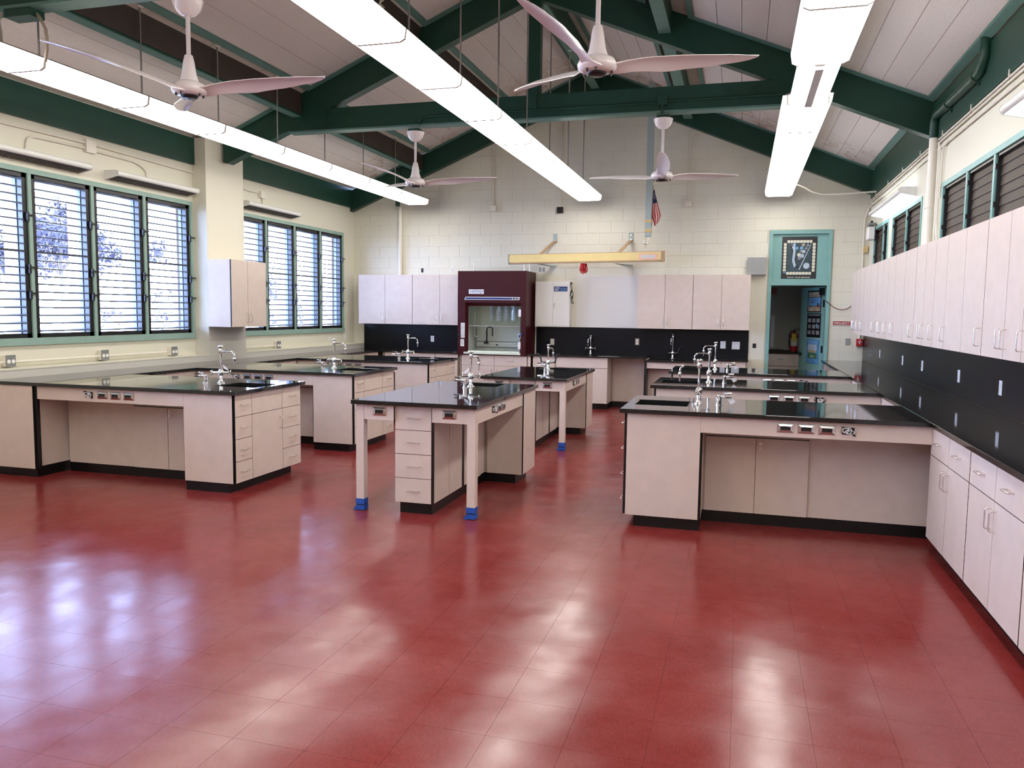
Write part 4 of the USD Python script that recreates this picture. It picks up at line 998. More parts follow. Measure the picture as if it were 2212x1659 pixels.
t.add('gooseneck', cat(tube([(-4.44, 13.78, 1.08), (-4.40, 13.70, 1.08), (-4.40, 13.70, 1.30)] , .014, 8), tube([(-4.40, 13.70, 1.29)] + arc((-4.345, 13.70, 1.31), .055, 180, 0, (1, 0, 0), (0, 0, 1), 8) + [(-4.29, 13.70, 1.20)], .011, 8), cyl((-4.46, 13.72, 1.08), (-4.38, 13.72, 1.08), .02, 10)), 'dark_metal', 40)
t.add('tubing', tube([(-4.60, 13.62, 1.62), (-4.60, 13.62, 1.25)] + arc((-4.57, 13.62, 1.22), .035, 180, 330, (1, 0, 0), (0, 0, 1), 6), .006, 6), 'hood_sill')
t.add('cup_sink', lathe([(0, 0), (.02, .002), (.025, .02), (.028, .02)], (-4.22, 13.74, 1.03), 12), 'dark_metal')
n = t.add('name_plate', bx(-4.62, -4.345, hy - .004, hy + .004, 1.941, 2.022), 'label_white')
n.add('name_lettering', text_on('LabShield', .036, (-4.60, hy - .0042, 1.975), (1, 0, .0), (.22, 0, 1), .0008, False, .235), 'navy')
n.add('name_underline', bx(-4.56, -4.43, hy - .005, hy - .0035, 1.957, 1.960), 'navy'); n.add('emblem', prism([(-4.42, 1.952), (-4.38, 1.952), (-4.40, 1.970)], 'y', hy - .005, hy - .0035), 'sign_red')
cp = t.add('control_strip', prism([(-4.70, 1.84), (-3.70, 1.84), (-3.685, 1.892), (-4.68, 1.892)], 'y', hy - .008, hy + .004), 'label_white')
cp.add('control_inset', prism([(-4.683, 1.850), (-3.83, 1.850), (-3.824, 1.880), (-4.672, 1.880)], 'y', hy - .0095, hy - .0075), 'navy')
for k, (a, b) in enumerate(((-3.815, -3.775), (-3.765, -3.74), (-3.734, -3.722), (-3.716, -3.705))): cp.add('switch', bx(a, b, hy - .0105, hy - .0075, 1.852, 1.879), 'black')
for x0, x1, z0, z1, m in ((-4.765, -4.69, 1.17, 1.435, 'paper'), (-4.77, -4.70, 1.02, 1.145, 'paper')):
    s = t.add('instruction_sheet', bx(x0, x1, hy - .003, hy + .001, z0, z1), m)
    for k in range(int((z1 - z0) / .022) - 1): s.add('print_line', bx(x0 + .008, x1 - .008 - .012 * (k % 3 == 1), hy - .0036, hy - .0028, z1 - .024 - .022 * k, z1 - .017 - .022 * k), 'print')
for z0, z1 in ((1.555, 1.68), (1.185, 1.25), (.995, 1.12)):
    t.add('side_sticker', bx(ox1 - .018, ox1 + .028, hy + .001, hy + .004, z0, z1), 'tag_paper')
t.add('meter', bx(ox1 - .01, ox1 + .022, hy - .002, hy + .002, 1.195, 1.24), 'navy')
for x, z in ((-4.79, 1.21), (-3.645, 1.26)): t.add('service_knob', lathe([(0, 0), (.02, 0), (.022, .03), (.0, .032)], (0, 0, 0), 12).apply_transform(trimesh.transformations.rotation_matrix(math.pi / 2, [1, 0, 0])).apply_translation((x, hy, z)), 'navy' if x > -4 else 'black')
for x in (-4.80, -3.62):
    for z in (1.18, 1.32, 1.46, 1.60): t.add('plug_button', cyl((x, hy + .001, z), (x, hy - .004, z), .009, 8), 'black')
t.done()
for x, dx in ((-4.62, .04), (-3.69, -.03), (-3.595, 0)):
    simple('threaded_rod', {-4.62: 'thin rod standing on the left of the fume hood top', -3.69: 'thin rod standing on the right of the fume hood top', -3.595: 'thin rod behind the right corner of the fume hood'}[x], 'rod', cat(cyl((x, 13.6, 2.342), (x, 13.6, 2.50), .006, 6), bx(x - .012, x + .012 + dx, 13.595, 13.605, 2.497, 2.503)), 'steel')

# white metal cabinet with a blue label and a coiled power cord
t = Thing('metal_cabinet', 'white steel wall cabinet with a blue label and key, beside the fume hood', 'cabinet')
t.add('body', bx(-3.525, -2.905, 13.765, YB - .014, 1.383, 2.178), 'white'); t.add('door', bx(-3.510, -3.203, 13.755, 13.765, 1.40, 2.16), 'white'); d = t.add('door', bx(-3.198, -2.92, 13.755, 13.765, 1.40, 2.16), 'white')
l = d.add('blue_label', bx(-3.187, -2.945, 13.752, 13.756, 2.004, 2.09), 'navy')
t.add('label_print', cat(text_on('safety', .020, (-3.172, 13.7518, 2.058), (1, 0, 0), (0, 0, 1), .0006, True, .09), bx(-3.172, -3.10, 13.751, 13.7525, 2.036, 2.044), bx(-3.172, -3.12, 13.751, 13.7525, 2.022, 2.028)), 'label_white')
t.add('label_picture', cat(*[lathe([(.012, 0), (.018, 0), (.018, .001), (.012, .001)], (0, 0, 0), 12).apply_transform(trimesh.transformations.rotation_matrix(math.pi / 2, [1, 0, 0])).apply_translation((x, 13.752, 2.045)) for x in (-3.05, -3.01, -2.975)], bx(-3.16, -2.96, 13.751, 13.7525, 2.009, 2.014)), 'sky_print')
t.add('lock', cat(cyl((-3.175, 13.755, 1.785), (-3.175, 13.748, 1.785), .013, 12), bx(-3.185, -3.168, 13.742, 13.745, 1.725, 1.775)), 'steel')
t.add('power_cord', cat(tube([(-2.90 + .02 * math.sin(6.28 * k / 10) + .0012 * k, 13.80, 2.12 - .20 * abs(math.sin(3.14 * k / 20)) - .004 * k) for k in range(40)], .006, 6), bx(-2.90, -2.875, 13.785, 13.815, 2.125, 2.165), bx(-2.88, -2.855, 13.79, 13.81, 1.88, 1.92)), 'black')
t.done()

# projection screen in its case, on wall brackets
t = Thing('projection_screen', 'rolled projection screen in a long cream case on wall brackets', 'projection screen')
sx0, sx1, sy = -3.90, -1.30, 13.42
def tz(x): return 2.485 + (x - sx0) / (sx1 - sx0) * .035
m = hexa([(sx0, sy - .055, tz(sx0)), (sx1, sy - .055, tz(sx1)), (sx1, sy + .055, tz(sx1)), (sx0, sy + .055, tz(sx0)), (sx0, sy - .055, tz(sx0) + .135), (sx1, sy - .055, tz(sx1) + .135), (sx1, sy + .055, tz(sx1) + .135), (sx0, sy + .055, tz(sx0) + .135)])
t.add('case', m, 'tube_cream')
for nm, dz0, dz1, dy in (('bottom_slat', -.024, .004, .05), ('top_trim', .132, .14, .056)):
    t.add(nm, hexa([(sx0 + .01, sy - dy, tz(sx0) + dz0), (sx1 - .01, sy - dy, tz(sx1) + dz0), (sx1 - .01, sy + dy, tz(sx1) + dz0), (sx0 + .01, sy + dy, tz(sx0) + dz0), (sx0 + .01, sy - dy, tz(sx0) + dz1), (sx1 - .01, sy - dy, tz(sx1) + dz1), (sx1 - .01, sy + dy, tz(sx1) + dz1), (sx0 + .01, sy + dy, tz(sx0) + dz1)]), 'tan_wood')
t.add('end_cap', bx(sx0 - .02, sx0, sy - .06, sy + .06, tz(sx0) - .025, tz(sx0) + .142), 'grey_mid'); t.add('end_cap', bx(sx1 - .005, sx1 + .045, sy - .065, sy + .06, tz(sx1) - .022, tz(sx1) + .145), 'tan_wood')
for x in (-3.235, -1.89):
    t.add('bracket_plate', bx(x - .037, x + .037, YB - .012, YB - .002, 2.87, 3.027), 'bracket_grey')
    for z in (2.91, 2.985): t.add('bracket_bolt', cyl((x, YB - .012, z), (x, YB - .022, z), .013, 8), 'steel')
    xx = x - .18
    m = hexa([(xx - .03, sy + .04, 2.60), (xx + .03, sy + .04, 2.60), (xx + .03, sy + .09, 2.60), (xx - .03, sy + .09, 2.60), (x - .03, YB - .06, 2.895), (x + .03, YB - .06, 2.895), (x + .03, YB - .004, 2.895), (x - .03, YB - .004, 2.895)]); t.add('bracket_arm', m, 'tan_wood')
    m = hexa([(xx - .03, sy + .02, 2.47), (xx + .03, sy + .02, 2.47), (xx + .03, sy + .06, 2.47), (xx - .03, sy + .06, 2.47), (x - .04, YB - .05, 2.44), (x + .04, YB - .05, 2.44), (x + .04, YB - .004, 2.48), (x - .04, YB - .004, 2.48)]); m.fix_normals(); t.add('bracket_foot', m, 'bracket_grey')
st = t.add('pink_sticker', bx(-1.665, -1.37, sy - .0575, sy - .0553, 2.528, 2.618), 'pink_paper')
st.add('sticker_field', bx(-1.64, -1.40, sy - .0582, sy - .0573, 2.542, 2.603), 'paper')
for s_, z in (('The important thing is', 2.577), ('not to stop questioning.', 2.552)): st.add('sticker_lettering', text_on(s_, .014, (-1.63, sy - .0583, z), (1, 0, 0), (0, 0, 1), .0005, False, .22), 'print')
t.done()
simple('rope', 'coil of red rope hanging under the projection screen', 'rope', cat([tube([(-2.60 + .011 * (k - 3.5) + (.012 + .003 * (k % 3)) * math.sin(a) * (1 + .5 * math.sin(a / 2)), sy - .02 + .012 * k - .03 + .012 * math.cos(2 * a + k), 2.468 - (.125 + .012 * (k * 3 % 5)) * math.sin(a / 2)) for a in np.linspace(0, 6.28, 16)], .0065, 6) for k in range(8)]), 'yarn_red', True)

# flag pole from the ceiling, with hook, and the flag on it
px0, px1, py = -1.587, -1.485, 13.40
t = Thing('hanging_post', 'blue-grey square post hanging from the roof, taped and hooked at its end', 'post')
t.add('post', bx(px0, px1, py, py + .09, 2.905, zc(-1.53, .05)), 'bracket_grey')
for z, dz in ((3.13, .05), (2.975, .055)): t.add('tape_band', bx(px0 - .004, px1 + .005, py - .003, py + .093, z, z + dz), 'masking')
t.add('hook', tube([(-1.535, py + .04, 2.92), (-1.535, py + .04, 2.83)] + arc((-1.572, py + .04, 2.815), .037, 0, -180, (1, 0, 0), (0, 0, 1), 9) + [(-1.609, py + .04, 2.85)], .0075, 8), 'steel', True)
t.add('hook_ring', tube([(-1.57 + .012 * math.cos(a), py + .04, 2.745 + .03 * math.sin(a)) for a in np.linspace(1.57, 7.85, 14)], .003, 5), 'tan_wood', True)
t.done()
t = Thing('flag', 'small red, white and blue striped flag on a stick taped to the hanging post', 'flag')
fb = [(-1.462, 3.66), (-1.475, 3.45), (-1.470, 3.22), (-1.400, 3.065), (-1.345, 3.19), (-1.372, 3.30), (-1.415, 3.44)]
t.add('stick', cyl((-1.478, py + .03, 3.08), (-1.466, py + .03, 3.73), .006, 8), 'tan_wood')
def flag_strip(u0, u1, v0, v1, m, nm):
    g = []
    for j in range(13):
        v = v0 + (v1 - v0) * j / 12
        for i in range(2):
            u = (u0, u1)[i]
            xl = np.interp(v, [0, .35, .75, 1], [-1.464, -1.474, -1.474, -1.43]); xr = np.interp(v, [0, .35, .8, 1], [-1.456, -1.408, -1.335, -1.375])
            x = xl + (xr - xl) * u; z = 3.69 - .60 * v - .05 * (1 - u) * v * .4 + .04 * u * v
            g.append((x, py + .03 - .02 * math.sin(u * 9 + v * 3) - .012, z))
    v_ = np.array(g); f = [[a, a + 1, a + 3] for a in range(0, 24, 2)] + [[a, a + 3, a + 2] for a in range(0, 24, 2)]
    b = v_ + [0, .0025, 0]; n = len(v_)
    f2 = [[c + n, b_ + n, a + n] for a, b_, c in f]
    side = []
    for a in range(0, 24, 2): side += [[a, a + 2, a + n], [a + 2, a + 2 + n, a + n], [a + 1, a + 1 + n, a + 3], [a + 3, a + 1 + n, a + 3 + n]]
    t.add(nm, TM(np.vstack([v_, b]), np.array(f + f2 + side), process=False), m)
for k in range(7): flag_strip(k / 7, (k + 1) / 7, .42, 1.0, 'red' if k % 2 == 0 else 'flag_white', 'stripe')
flag_strip(0, 1, .05, .42, 'flag_blue', 'canton')
t.add('stars', cat([cyl((-1.452 + .012 * (k % 3) - .004 * (k // 3 % 2), py - .008, 3.60 - .022 * (k // 3)), (-1.452 + .012 * (k % 3) - .004 * (k // 3 % 2), py - .013, 3.60 - .022 * (k // 3)), .0045, 5) for k in range(15)]), 'flag_white', kind='stuff')
t.done()

# ---------------------------------------------------------------- the poster over the door
t = Thing('poster', 'black poster with a border of round tiles and billiard balls, above the door', 'poster')
qx0, qx1, qz0, qz1, qy = .600, 1.145, 2.242, 2.926, YB + .018
t.add('sheet', bx(qx0, qx1, qy - .003, qy, qz0, qz1), 'poster_black')
t.add('picture', bx(.687, 1.060, qy - .0042, qy - .0028, 2.358, 2.820), 'poster_slate')
def disc(x, z, r, m, nm, dy=.0045, n=14, sq=1.0, flat=0.0):
    a = np.arange(n) / n * 6.2832
    P = [(x + r * np.sign(math.cos(k)) * abs(math.cos(k)) ** sq, z + r * np.sign(math.sin(k)) * abs(math.sin(k)) ** sq) for k in a]
    t.add(nm, prism(P, 'y', qy - dy - .001, qy - .003), m)
for i in range(8):
    for z in (2.847, 2.330): disc(.702 + .049 * i, z, .024, 'poster_cream', 'border_tile', sq=.55)
for j in range(9):
    for x in (.650, 1.098): disc(x, 2.800 - .0525 * j, .0245, 'poster_cream', 'border_tile', sq=.55)
disc(.650, 2.328 + .022, .018, 'sky_print', 'border_tile', sq=.6)
for k, (x, z, r, m) in enumerate([(.735, 2.79, .024, 'print'), (.79, 2.795, .026, 'sky_print'), (.845, 2.785, .022, 'poster_slate'), (.93, 2.79, .025, 'poster_sand'), (1.0, 2.785, .022, 'print'), (.76, 2.745, .026, 'poster_mist'), (.83, 2.74, .026, 'sky_print'), (.905, 2.742, .027, 'sky_print'), (.975, 2.735, .023, 'print'), (.90, 2.69, .024, 'print'), (.94, 2.685, .028, 'poster_mist'), (.87, 2.63, .030, 'poster_cream'), (.915, 2.615, .034, 'poster_mist'), (.875, 2.575, .026, 'print'), (.99, 2.452, .050, 'poster_mist')]):
    disc(x, z, r, m, 'billiard_ball', .0052 + .0002 * k)
P = lambda pts, m, nm, dy: t.add(nm, prism(pts, 'y', qy - dy - .001, qy - .003), m)
P([(1.045, 2.80), (1.052, 2.796), (.885, 2.383), (.868, 2.389)], 'poster_mist', 'billiard_cue', .009)
P([(.715, 2.80), (.745, 2.72), (.84, 2.42), (.85, 2.40), (.86, 2.42), (.775, 2.70), (.738, 2.81)], 'black', 'rack_side', .0088)
P([(.78, 2.82), (.80, 2.82), (.815, 2.66), (.80, 2.56), (.83, 2.46), (.80, 2.42), (.765, 2.53), (.775, 2.68)], 'poster_mist', 'streak', .0092)
t.add('caption', text_on('"RACK YOUR BRAINS"', .017, (.688, qy - .0038, 2.256), (1, 0, 0), (0, 0, 1), .0008, True, .375), 'poster_cream')
t.done()

# ---------------------------------------------------------------- things on the walls
def wall_box(name, label, cat_, x0, x1, y0, y1, z0, z1, m, extra=()):
    t = Thing(name, label, cat_)
    t.add('body', chamfered(x0, x1, y0, y1, z0, z1, min(.004, .2 * min(abs(x1 - x0), abs(y1 - y0), abs(z1 - z0))), 'y'), m)
    for nm, me, mm in extra: t.add(nm, me, mm)
    t.done()
Y0 = YB
wall_box('speaker_box', 'flat grey metal box on the wall left of the teal door', 'box', .062, .365, YB - .10, YB - .002, 2.30, 2.587, 'grey_mid', [('screw', cyl((x, YB - .10, z), (x, YB - .104, z), .007, 8), 'steel') for x in (.08, .347) for z in (2.33, 2.56)])
wall_box('wall_plate', 'small black switch plate left of the teal door', 'switch', .196, .252, YB - .010, YB - .001, 1.085, 1.16, 'black')
t = Thing('sign', 'red sign with white letters reading PROJECT ROOM, partly behind the wall cabinet', 'sign')
t.add('board', bx(1.438, 1.87, YB - .012, YB - .002, 1.487, 1.558), 'sign_red'); t.add('border', cat(bx(1.436, 1.872, YB - .013, YB - .0118, 1.553, 1.560), bx(1.436, 1.872, YB - .013, YB - .0118, 1.485, 1.492)), 'label_white')
t.add('lettering', text_on('PROJECT ROOM', .034, (1.450, YB - .0122, 1.505), (1, 0, 0), (0, 0, 1), .001, True, .405), 'label_white'); t.done()
wall_box('wall_plate', 'grey blank cover plate right of the teal door', 'cover plate', 1.642, 1.713, YB - .012, YB - .001, 1.17, 1.277, 'grey_mid')
t = Thing('fire_alarm', 'red fire alarm pull station with a white T-shaped handle', 'fire alarm')
t.add('body', chamfered(1.80, 1.897, YB - .055, YB - .001, 1.155, 1.275, .006, 'y'), 'red'); t.add('pull_bar', cat(bx(1.822, 1.876, YB - .064, YB - .054, 1.222, 1.236), bx(1.841, 1.857, YB - .064, YB - .054, 1.190, 1.224)), 'label_white'); t.add('caption', text_on('FIRE', .012, (1.833, YB - .0552, 1.255), (1, 0, 0), (0, 0, 1), .0008, True, .035), 'label_white'); t.add('conduit', cyl((1.845, YB - .03, 1.27), (1.845, YB - .03, 1.40), .018, 10), 'pipe_white'); t.done()
wall_box('wall_sensor', 'small cream sensor box high in the right back corner', 'sensor', 1.83, 1.905, YB - .05, YB - .001, 2.655, 2.755, 'masking')
t = Thing('emergency_light', 'white emergency light with grey lamp head in the right back corner', 'emergency light')
t.add('body', chamfered(1.80, 1.90, 13.28, 13.52, 2.80, 3.0, .012, 'y'), 'white'); t.add('lamp_head', chamfered(1.80, 1.90, 13.25, 13.45, 3.01, 3.055, .01, 'y'), 'grey'); t.add('neck', bx(1.84, 1.87, 13.34, 13.37, 3.05, 3.09), 'dark_metal'); t.done()
def plate_v(label, x, z, m='tag_paper', w=.072, h=.112, y=YB - .0165, name='wall_plate', cat_='outlet', recept=True):
    t = Thing(name, label, cat_); t.add('cover', chamfered(x - w / 2, x + w / 2, y - .006, y, z - h / 2, z + h / 2, .002, 'y'), m)
    if recept:
        for dz in (-.022, .022): t.add('receptacle', bx(x - .013, x + .013, y - .0075, y - .005, z + dz - .011, z + dz + .011), 'white' if m != 'white' else 'grey_mid')
    t.done()
plate_v('white outlet on the navy splash panel left of the fume hood', -5.561, 1.115)
plate_v('cream outlet on the black splash panel below the white cabinet', -3.253, 1.11, 'paper')
plate_v('steel outlet on the black splash panel left of the wing-handled faucet', -1.735, 1.145, 'steel', .07, .115)
plate_v('white outlet plate on the black splash panel, near its right end', -.285, 1.125, 'tag_paper', .088, .125)
plate_v('square white blank plate on the black splash panel, nearest the teal door', -.075, 1.12, 'tag_paper', .13, .13, recept=False, cat_='cover plate')
plate_v('black wall phone plate above the left wall cabinets', -5.776, 2.39, 'black', .045, .075, YB - .001, recept=False, cat_='cover plate')
plate_v('white telephone jack above the cabinets left of the fume hood', -5.18, 2.38, 'white', .065, .11, YB - .001)
plate_v('grey outlet on the wall just above the fume hood', -3.47, 2.40, 'grey_mid', .11, .08, YB - .001)
ys = (12.29, 10.62, 9.52, 8.00, 6.79, 5.6)
for k, y in enumerate(ys[:5]):
    t = Thing('wall_plate', ('farthest', 'second farthest', 'middle', 'second nearest', 'nearest')[k] + ' white outlet on the black splash panel of the right wall', 'outlet', 'outlets of the right splash panel')
    t.add('cover', chamfered(XR - .020, XR - .013, y - .036, y + .036, 1.055, 1.168, .002, 'y'), 'tag_paper')
    for dz in (-.022, .022): t.add('receptacle', bx(XR - .0215, XR - .019, y - .013, y + .013, 1.111 + dz - .011, 1.111 + dz + .011), 'white')
    t.done()
simple('sticker', 'small pale blue plant-like decal on the far end of the right splash panel', 'decal', cat([hexa([(XR - .0145, 13.30 + .11 * math.sin(a) * r0, 1.11 + .06 * math.cos(a) * r0), (XR - .0145, 13.30 + .13 * math.sin(a + .2) * r0, 1.11 + .06 * math.cos(a + .2) * r0), (XR - .0132, 13.30 + .13 * math.sin(a + .2) * r0, 1.11 + .06 * math.cos(a + .2) * r0), (XR - .0132, 13.30 + .11 * math.sin(a) * r0, 1.11 + .06 * math.cos(a) * r0)] + [(x, 13.30 + .19 * math.sin(a + .1) * r0, 1.11 + .11 * math.cos(a + .1) * r0 + e) for x, e in ((XR - .0145, 0), (XR - .0145, .004), (XR - .0132, .004), (XR - .0132, 0))]) for a in np.arange(0, 6.2, .78) for r0 in (1.0,)]), 'sky_print')

# outlets and conduit on the window wall
simple('conduit', 'cream conduit running along the ledge below the nearest window', 'conduit', cat(cyl((XL + .035, 5.3, 1.062), (XL + .035, 8.70, 1.062), .013, 10)), 'pipe_white', True)
simple('conduit', 'cream conduit on the ledge below the farther left window', 'conduit', cyl((XL + .035, 10.18, 1.052), (XL + .035, 11.25, 1.052), .013, 10), 'pipe_white', True)
def ledge_outlet(y, z, label):
    t = Thing('outlet_box', label, 'outlet', 'outlet boxes on the window ledge')
    t.add('box', bx(XL + .002, XL + .058, y - .055, y + .055, z - .055, z + .055), 'pipe_white'); t.add('cover', chamfered(XL + .058, XL + .066, y - .058, y + .058, z - .06, z + .06, .002, 'x'), 'grey')
    for s in (-1, 1): t.add('receptacle', cyl((XL + .065, y + s * .026, z - .006), (XL + .069, y + s * .026, z - .006), .021, 12), 'white')
    t.done()
ledge_outlet(6.375, 1.075, 'grey outlet box on the window ledge at the left picture edge')
ledge_outlet(7.63, 1.075, 'grey outlet box on the window ledge below the middle of the nearest window')
ledge_outlet(8.82, 1.068, 'grey outlet box on the window ledge beside the pilaster')
ledge_outlet(11.28, 1.06, 'grey outlet box on the window ledge under the farther left window')
for x, y, lb in ((0, 9.72, 'pale cover plate on the grey pilaster base under the wall cabinet'),):
    simple('wall_plate', lb, 'cover plate', bx(XH + .0016, XH + .007, y - .035, y + .035, 1.06, 1.17), 'grey_paint')
for y, w, h, lb in ((13.02, .10, .07, 'white blank plate under the far end of the farther left window'), (13.62, .07, .11, 'white switch plate on the window wall, close to the back corner')):
    simple('wall_plate', lb, 'cover plate', bx(XL + .001, XL + .008, y - w / 2, y + w / 2, 1.07, 1.07 + h), 'white')
# conduits over the left windows
def wall_conduit(label, pts, r=.011, m='pipe_white', extra=()):
    simple('conduit', label, 'conduit', cat([tube(p, r, 8) for p in pts] + list(extra)), m, 40)
x = XL + .02
c1 = [(x, 5.70, 3.445), (x, 7.50, 3.470)]
c2 = [(x, 6.70, 3.235), (x, 6.71, 3.30)] + [(x, 6.83 - .12 * math.cos(a), 3.31 + .085 * math.sin(a)) for a in np.linspace(.3, 1.57, 6)] + [(x, 7.50, 3.41)]
c3 = [(x, 7.60, 3.47), (x, 9.32, 3.445)]
c4 = [(x, 7.60, 3.405), (x, 8.15, 3.40)] + [(x, 8.15 + .30 * math.sin(a), 3.28 + .12 * math.cos(a)) for a in np.linspace(0, 1.5, 7)] + [(x, 8.46, 3.235)]
wall_conduit('cream conduits and junction box above the nearest left window', [c1, c2, c3, c4], extra=[bx(XL + .001, XL + .045, 7.48, 7.62, 3.37, 3.51)])
wall_conduit('cream conduit and junction box above the farther left window', [[(x, 10.2, 3.40), (x, 10.86, 3.40)], [(x, 10.95, 3.38), (x, 10.95, 3.235)]], extra=[bx(XL + .001, XL + .05, 10.87, 11.0, 3.33, 3.43)])
# back wall conduits and boxes
def drop(label, xx, ztop, zbox, m='pipe_white', bm='pipe_white', w=.11, h=.105, bend=None):
    t = Thing('conduit', label, 'conduit', 'conduit drops on the back wall')
    p = [(xx, YB - .02, zbox + h)] + (bend or [(xx, YB - .02, ztop)])
    t.add('pipe', tube(p, .012, 8), m, True); t.add('junction_box', chamfered(xx - w / 2, xx + w / 2, YB - .06, YB - .002, zbox, zbox + h, .004, 'y'), bm)
    t.done()
drop('conduit drop with a cream box on the back wall, above the left cabinets', -4.39, 4.64, 3.44)
drop('conduit drop with a cream box on the back wall, right of the flag', -.93, 4.6, 3.445, bend=[(-.935, YB - .02, 4.56), (-.92, YB - .03, 4.63), (-.86, YB - .05, 4.68)])
drop('conduit drop with a small dark speaker on the back wall, above the projection screen', -3.15, 5.13, 3.385, bm='black', w=.11, h=.105)
simple('drain_pipe', 'thick cream pipe down the back wall at the left', 'pipe', cat(cyl((-6.20, YB - .055, 2.30), (-6.20, YB - .055, 3.56), .04, 14), cyl((-6.20, YB - .055, 3.30), (-6.20, YB - .055, 3.36), .046, 14)), 'pipe_white', 40)
simple('drain_pipe', 'green painted pipe on the left back rafter, above the cream pipe', 'pipe', cyl((-6.20, 13.83, 3.56), (-6.20, 13.83, 4.22), .04, 14), 'green', 40)
simple('conduit', 'thin cream conduit down the right end of the back wall', 'conduit', tube([(1.835, YB - .02, 2.30), (1.835, YB - .02, 3.18), (1.86, YB - .03, 3.26), (1.89, YB - .03, 3.36)], .014, 8), 'pipe_white', True)
simple('cable', 'dark red cable sagging from the teal door hinge to the wall cabinets', 'cable', tube([(1.31, 13.955, 1.885), (1.37, 13.955, 1.83), (1.43, 13.96, 1.782), (1.50, 13.965, 1.748), (1.57, 13.97, 1.738), (1.64, 13.97, 1.757), (1.72, 13.97, 1.815), (1.80, 13.97, 1.90)], .0065, 6), 'cord_red', True)
# right wall pipes
simple('drain_pipe', 'white vertical drain pipe on the right wall between the clerestory windows', 'pipe', cat(cyl((1.862, 9.40, 2.25), (1.862, 9.40, 3.50), .045, 14), cyl((1.862, 9.40, 2.78), (1.862, 9.40, 2.82), .052, 14)), 'pipe_white', 40)
gp = [(1.862, 9.40, 3.50), (1.862, 9.40, 3.66), (1.862, 9.32, 3.72), (1.862, 7.95, 3.70), (1.862, 7.72, 3.72), (1.862, 7.64, 3.80), (1.862, 7.64, 3.95)]
t = Thing('drain_pipe', 'dark green painted drain pipe bending along the right fascia board', 'pipe'); t.add('pipe', tube(gp, .046, 14), 'green', True)
for y in (7.86, 8.8): t.add('pipe_strap', cat(cyl((1.862, y - .012, 3.705), (1.862, y + .012, 3.705), .052, 12), bx(1.87, 1.9, y - .012, y + .012, 3.62, 3.66)), 'green')
t.done()
for k, (z, r, lb) in enumerate(((3.475, .011, 'uppermost of the thin cream conduits along the right wall below the fascia'), (3.440, .011, 'middle one of the thin cream conduits along the right wall below the fascia'), (3.375, .013, 'lowest of the thin cream conduits along the right wall below the fascia'))):
    t = Thing('conduit', lb, 'conduit', 'conduits along the right wall')
    t.add('pipe', cyl((XR - .018, 3.0, z), (XR - .018, 13.9, z), r, 8), 'pipe_white', True)
    if k == 0:
        for y in np.arange(6.0, 13.6, 1.05): t.add('clip', bx(XR - .035, XR - .002, y - .012, y + .012, z - .016, z + .05), 'pipe_white')
    t.done()
wall_conduit('pair of cream conduits dropping beside the white drain pipe on the right wall', [[(1.895, 9.22, 3.36), (1.895, 9.22, 2.62), (1.895, 9.19, 2.50), (1.895, 9.14, 2.44), (1.895, 9.14, 2.26)], [(1.895, 9.30, 3.43), (1.895, 9.30, 2.26)], [(1.895, 8.9, 3.375), (1.895, 9.07, 3.36), (1.895, 9.13, 3.28), (1.895, 9.13, 2.85)]])
# flexible conduits of the light rows
simple('flexible_conduit', 'cream flexible conduit from the far end of the right light row to the right wall', 'conduit', tube([(.68, 13.30, 3.66), (.75, 13.30, 3.665), (.85, 13.30, 3.62), (.98, 13.30, 3.54), (1.12, 13.30, 3.497), (1.35, 13.30, 3.495), (1.60, 13.30, 3.507), (1.89, 13.30, 3.52)], .0135, 8), 'pipe_white', True)
t = Thing('junction_box', 'green box under the nearer truss with two flexible conduits looping to the left lights', 'junction box')
t.add('box', bx(-5.72, -5.46, 5.19, 5.33, 3.915, 3.976), 'green')
t.add('flexible_conduit', tube([(-5.47, 5.26, 3.95), (-5.42, 5.25, 3.90), (-5.375, 5.25, 3.82), (-5.365, 5.25, 3.74), (-5.39, 5.27, 3.66), (-5.42, 5.28, 3.58)], .0125, 8), 'flex', True)
t.add('flexible_conduit', tube([(-5.62, 5.24, 3.99), (-5.70, 5.24, 4.02), (-5.79, 5.24, 4.00), (-5.83, 5.24, 3.92), (-5.815, 5.24, 3.83), (-5.77, 5.2, 3.74), (-5.74, 5.18, 3.64)], .0125, 8), 'flex', True); t.done()
simple('flexible_conduit', 'coiled cream conduit from the ridge down to the centre light row', 'conduit', tube([(-2.62 + .014 * math.cos(k * 1.3), 5.56 + .014 * math.sin(k * 1.3), 3.67 + .012 * k) for k in range(60)], .009, 6), 'flex', True)
t = Thing('truss_conduit', 'green conduit and box along the lower edge of the truss tie', 'conduit')
t.add('pipe', tube([(-4.03, 9.645, 3.99), (-4.03, 9.645, 4.03), (-3.97, 9.645, 4.075), (-3.88, 9.645, 4.085), (-1.03, 9.645, 4.09)], .013, 8), 'green', True); t.add('pipe', tube([(-.92, 9.645, 4.10), (.45, 9.645, 4.105)], .013, 8), 'green', True)
t.add('box', bx(-1.03, -.92, 9.61, 9.655, 4.055, 4.165), 'green'); t.add('drop', cyl((-.975, 9.63, 3.96), (-.975, 9.63, 4.06), .013, 8), 'green'); t.done()

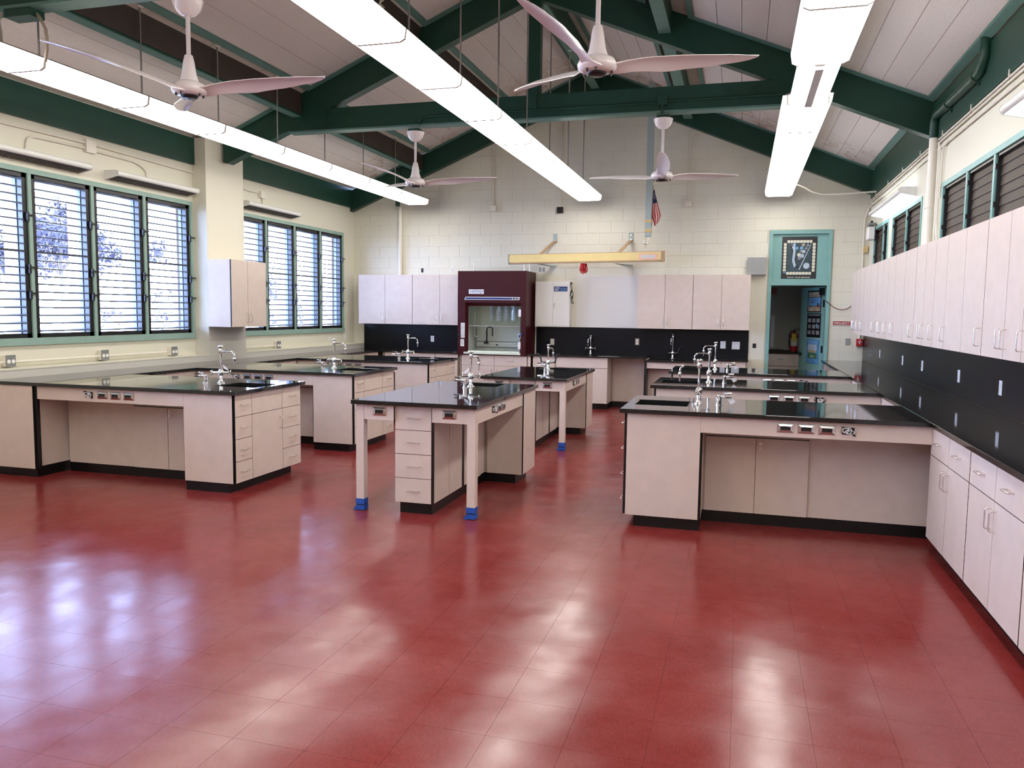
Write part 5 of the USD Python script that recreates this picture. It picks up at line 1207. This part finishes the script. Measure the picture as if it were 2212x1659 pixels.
# ---------------------------------------------------------------- project room contents
back = Thing('base_cabinet', 'dim base cabinet with a dark top inside the project room', 'cabinet')
back.add('body', bx(.0, 1.9, 15.64, 16.27, .10, .93), 'laminate'); back.add('worktop', bx(-.02, 1.92, 15.60, 16.28, .93, .97), 'epoxy'); back.add('toe_kick', bx(0, 1.9, 15.70, 16.27, 0, .1), 'rubber')
for a in (.02, .50, .97, 1.43):
    d = back.add('drawer', bx(a, a + .45, 15.62, 15.64, .70, .92), 'laminate_y'); d.add('handle', pull((a + .22, 15.62, .83), (1, 0, 0), (0, -1, 0)), 'pull')
    d = back.add('door', bx(a, a + .45, 15.62, 15.64, .11, .69), 'laminate_y'); d.add('handle', pull((a + (.40 if a in (.02, .97) else .05), 15.62, .58), (0, 0, 1), (0, -1, 0)), 'pull')
back.done()
t = Thing('fire_extinguisher', 'red fire extinguisher with a yellow tag standing in the project room', 'fire extinguisher')
ex, ey, ez = .96, 15.78, .9705
t.add('cylinder', lathe([(0, 0), (.06, 0), (.063, .01), (.063, .30), (.045, .335), (.022, .35), (.02, .36), (0, .361)], (ex, ey, ez), 20), 'red', 40); t.add('label', lathe([(.0637, .10), (.0637, .24)], (ex, ey, ez), 20), 'paper')
t.add('valve', cat(cyl((ex, ey, ez + .355), (ex, ey, ez + .39), .018, 10), bx(ex - .02, ex + .09, ey - .01, ey + .01, ez + .395, ez + .41), bx(ex, ex + .10, ey - .008, ey + .008, ez + .425, ez + .437)), 'dark_metal')
t.add('hose', tube([(ex - .015, ey, ez + .375), (ex - .06, ey - .01, ez + .37), (ex - .085, ey - .01, ez + .31), (ex - .088, ey - .01, ez + .18), (ex - .075, ey - .01, ez + .08)], .011, 8), 'black', True); t.add('inspection_tag', bx(ex - .045, ex + .03, ey - .072, ey - .068, ez + .19, ez + .33), 'yellow'); t.done()
simple('exit_sign', 'small dark red sign high on the project room wall', 'sign', cat(bx(.50, .63, 16.25, 16.298, 2.04, 2.16)), 'sign_red')
simple('jacket', 'dark cloth lying on the project room worktop', 'cloth', lathe([(0, .035), (.10, .03), (.20, .012), (.26, .0), (0, 0)], (.66, 15.82, .9705), 12), 'black', True)

# ---------------------------------------------------------------- outside
simple('ground', 'pale sunlit paving outside the left windows', 'ground', bx(-60, -7.6, -40, 60, -.35, -.25), 'paving')
def tree(label, x, y, zc_, spread_, hz, n, m, seed, low=.5):
    g = np.random.default_rng(seed); t = Thing('tree', label, 'tree', 'trees outside the left windows')
    t.add('trunk', cat(tube([(x, y, -.26), (x + .05, y, zc_ * .5), (x, y + .05, zc_)], .035, 7), *[tube([(x, y, zc_ * .8), (x + spread_ * .7 * math.cos(a), y + spread_ * .7 * math.sin(a), zc_ + hz * .5)], .016, 5) for a in (0.5, 1.6, 2.5, 4.2, 5.1)]), 'bark')
    nc = 22
    cl = g.normal(0, 1, (nc, 3)) * [spread_ * .6, spread_ * .6, hz * .6] + [x, y, zc_]
    P = np.vstack([c + g.normal(0, 1, (n // nc, 3)) * [spread_ * .16, spread_ * .16, hz * .18] for c in cl]); P = P[P[:, 2] > low]
    k = len(P); a = g.normal(0, 1, (k, 3)); a /= np.linalg.norm(a, axis=1, keepdims=True); b = np.cross(a, g.normal(0, 1, (k, 3))); b /= np.linalg.norm(b, axis=1, keepdims=True)
    L = g.uniform(.035, .075, (k, 1)); v = np.stack([P - a * L, P + b * L * .45, P + a * L, P - b * L * .45], 1).reshape(-1, 3); i = np.arange(k)[:, None] * 4
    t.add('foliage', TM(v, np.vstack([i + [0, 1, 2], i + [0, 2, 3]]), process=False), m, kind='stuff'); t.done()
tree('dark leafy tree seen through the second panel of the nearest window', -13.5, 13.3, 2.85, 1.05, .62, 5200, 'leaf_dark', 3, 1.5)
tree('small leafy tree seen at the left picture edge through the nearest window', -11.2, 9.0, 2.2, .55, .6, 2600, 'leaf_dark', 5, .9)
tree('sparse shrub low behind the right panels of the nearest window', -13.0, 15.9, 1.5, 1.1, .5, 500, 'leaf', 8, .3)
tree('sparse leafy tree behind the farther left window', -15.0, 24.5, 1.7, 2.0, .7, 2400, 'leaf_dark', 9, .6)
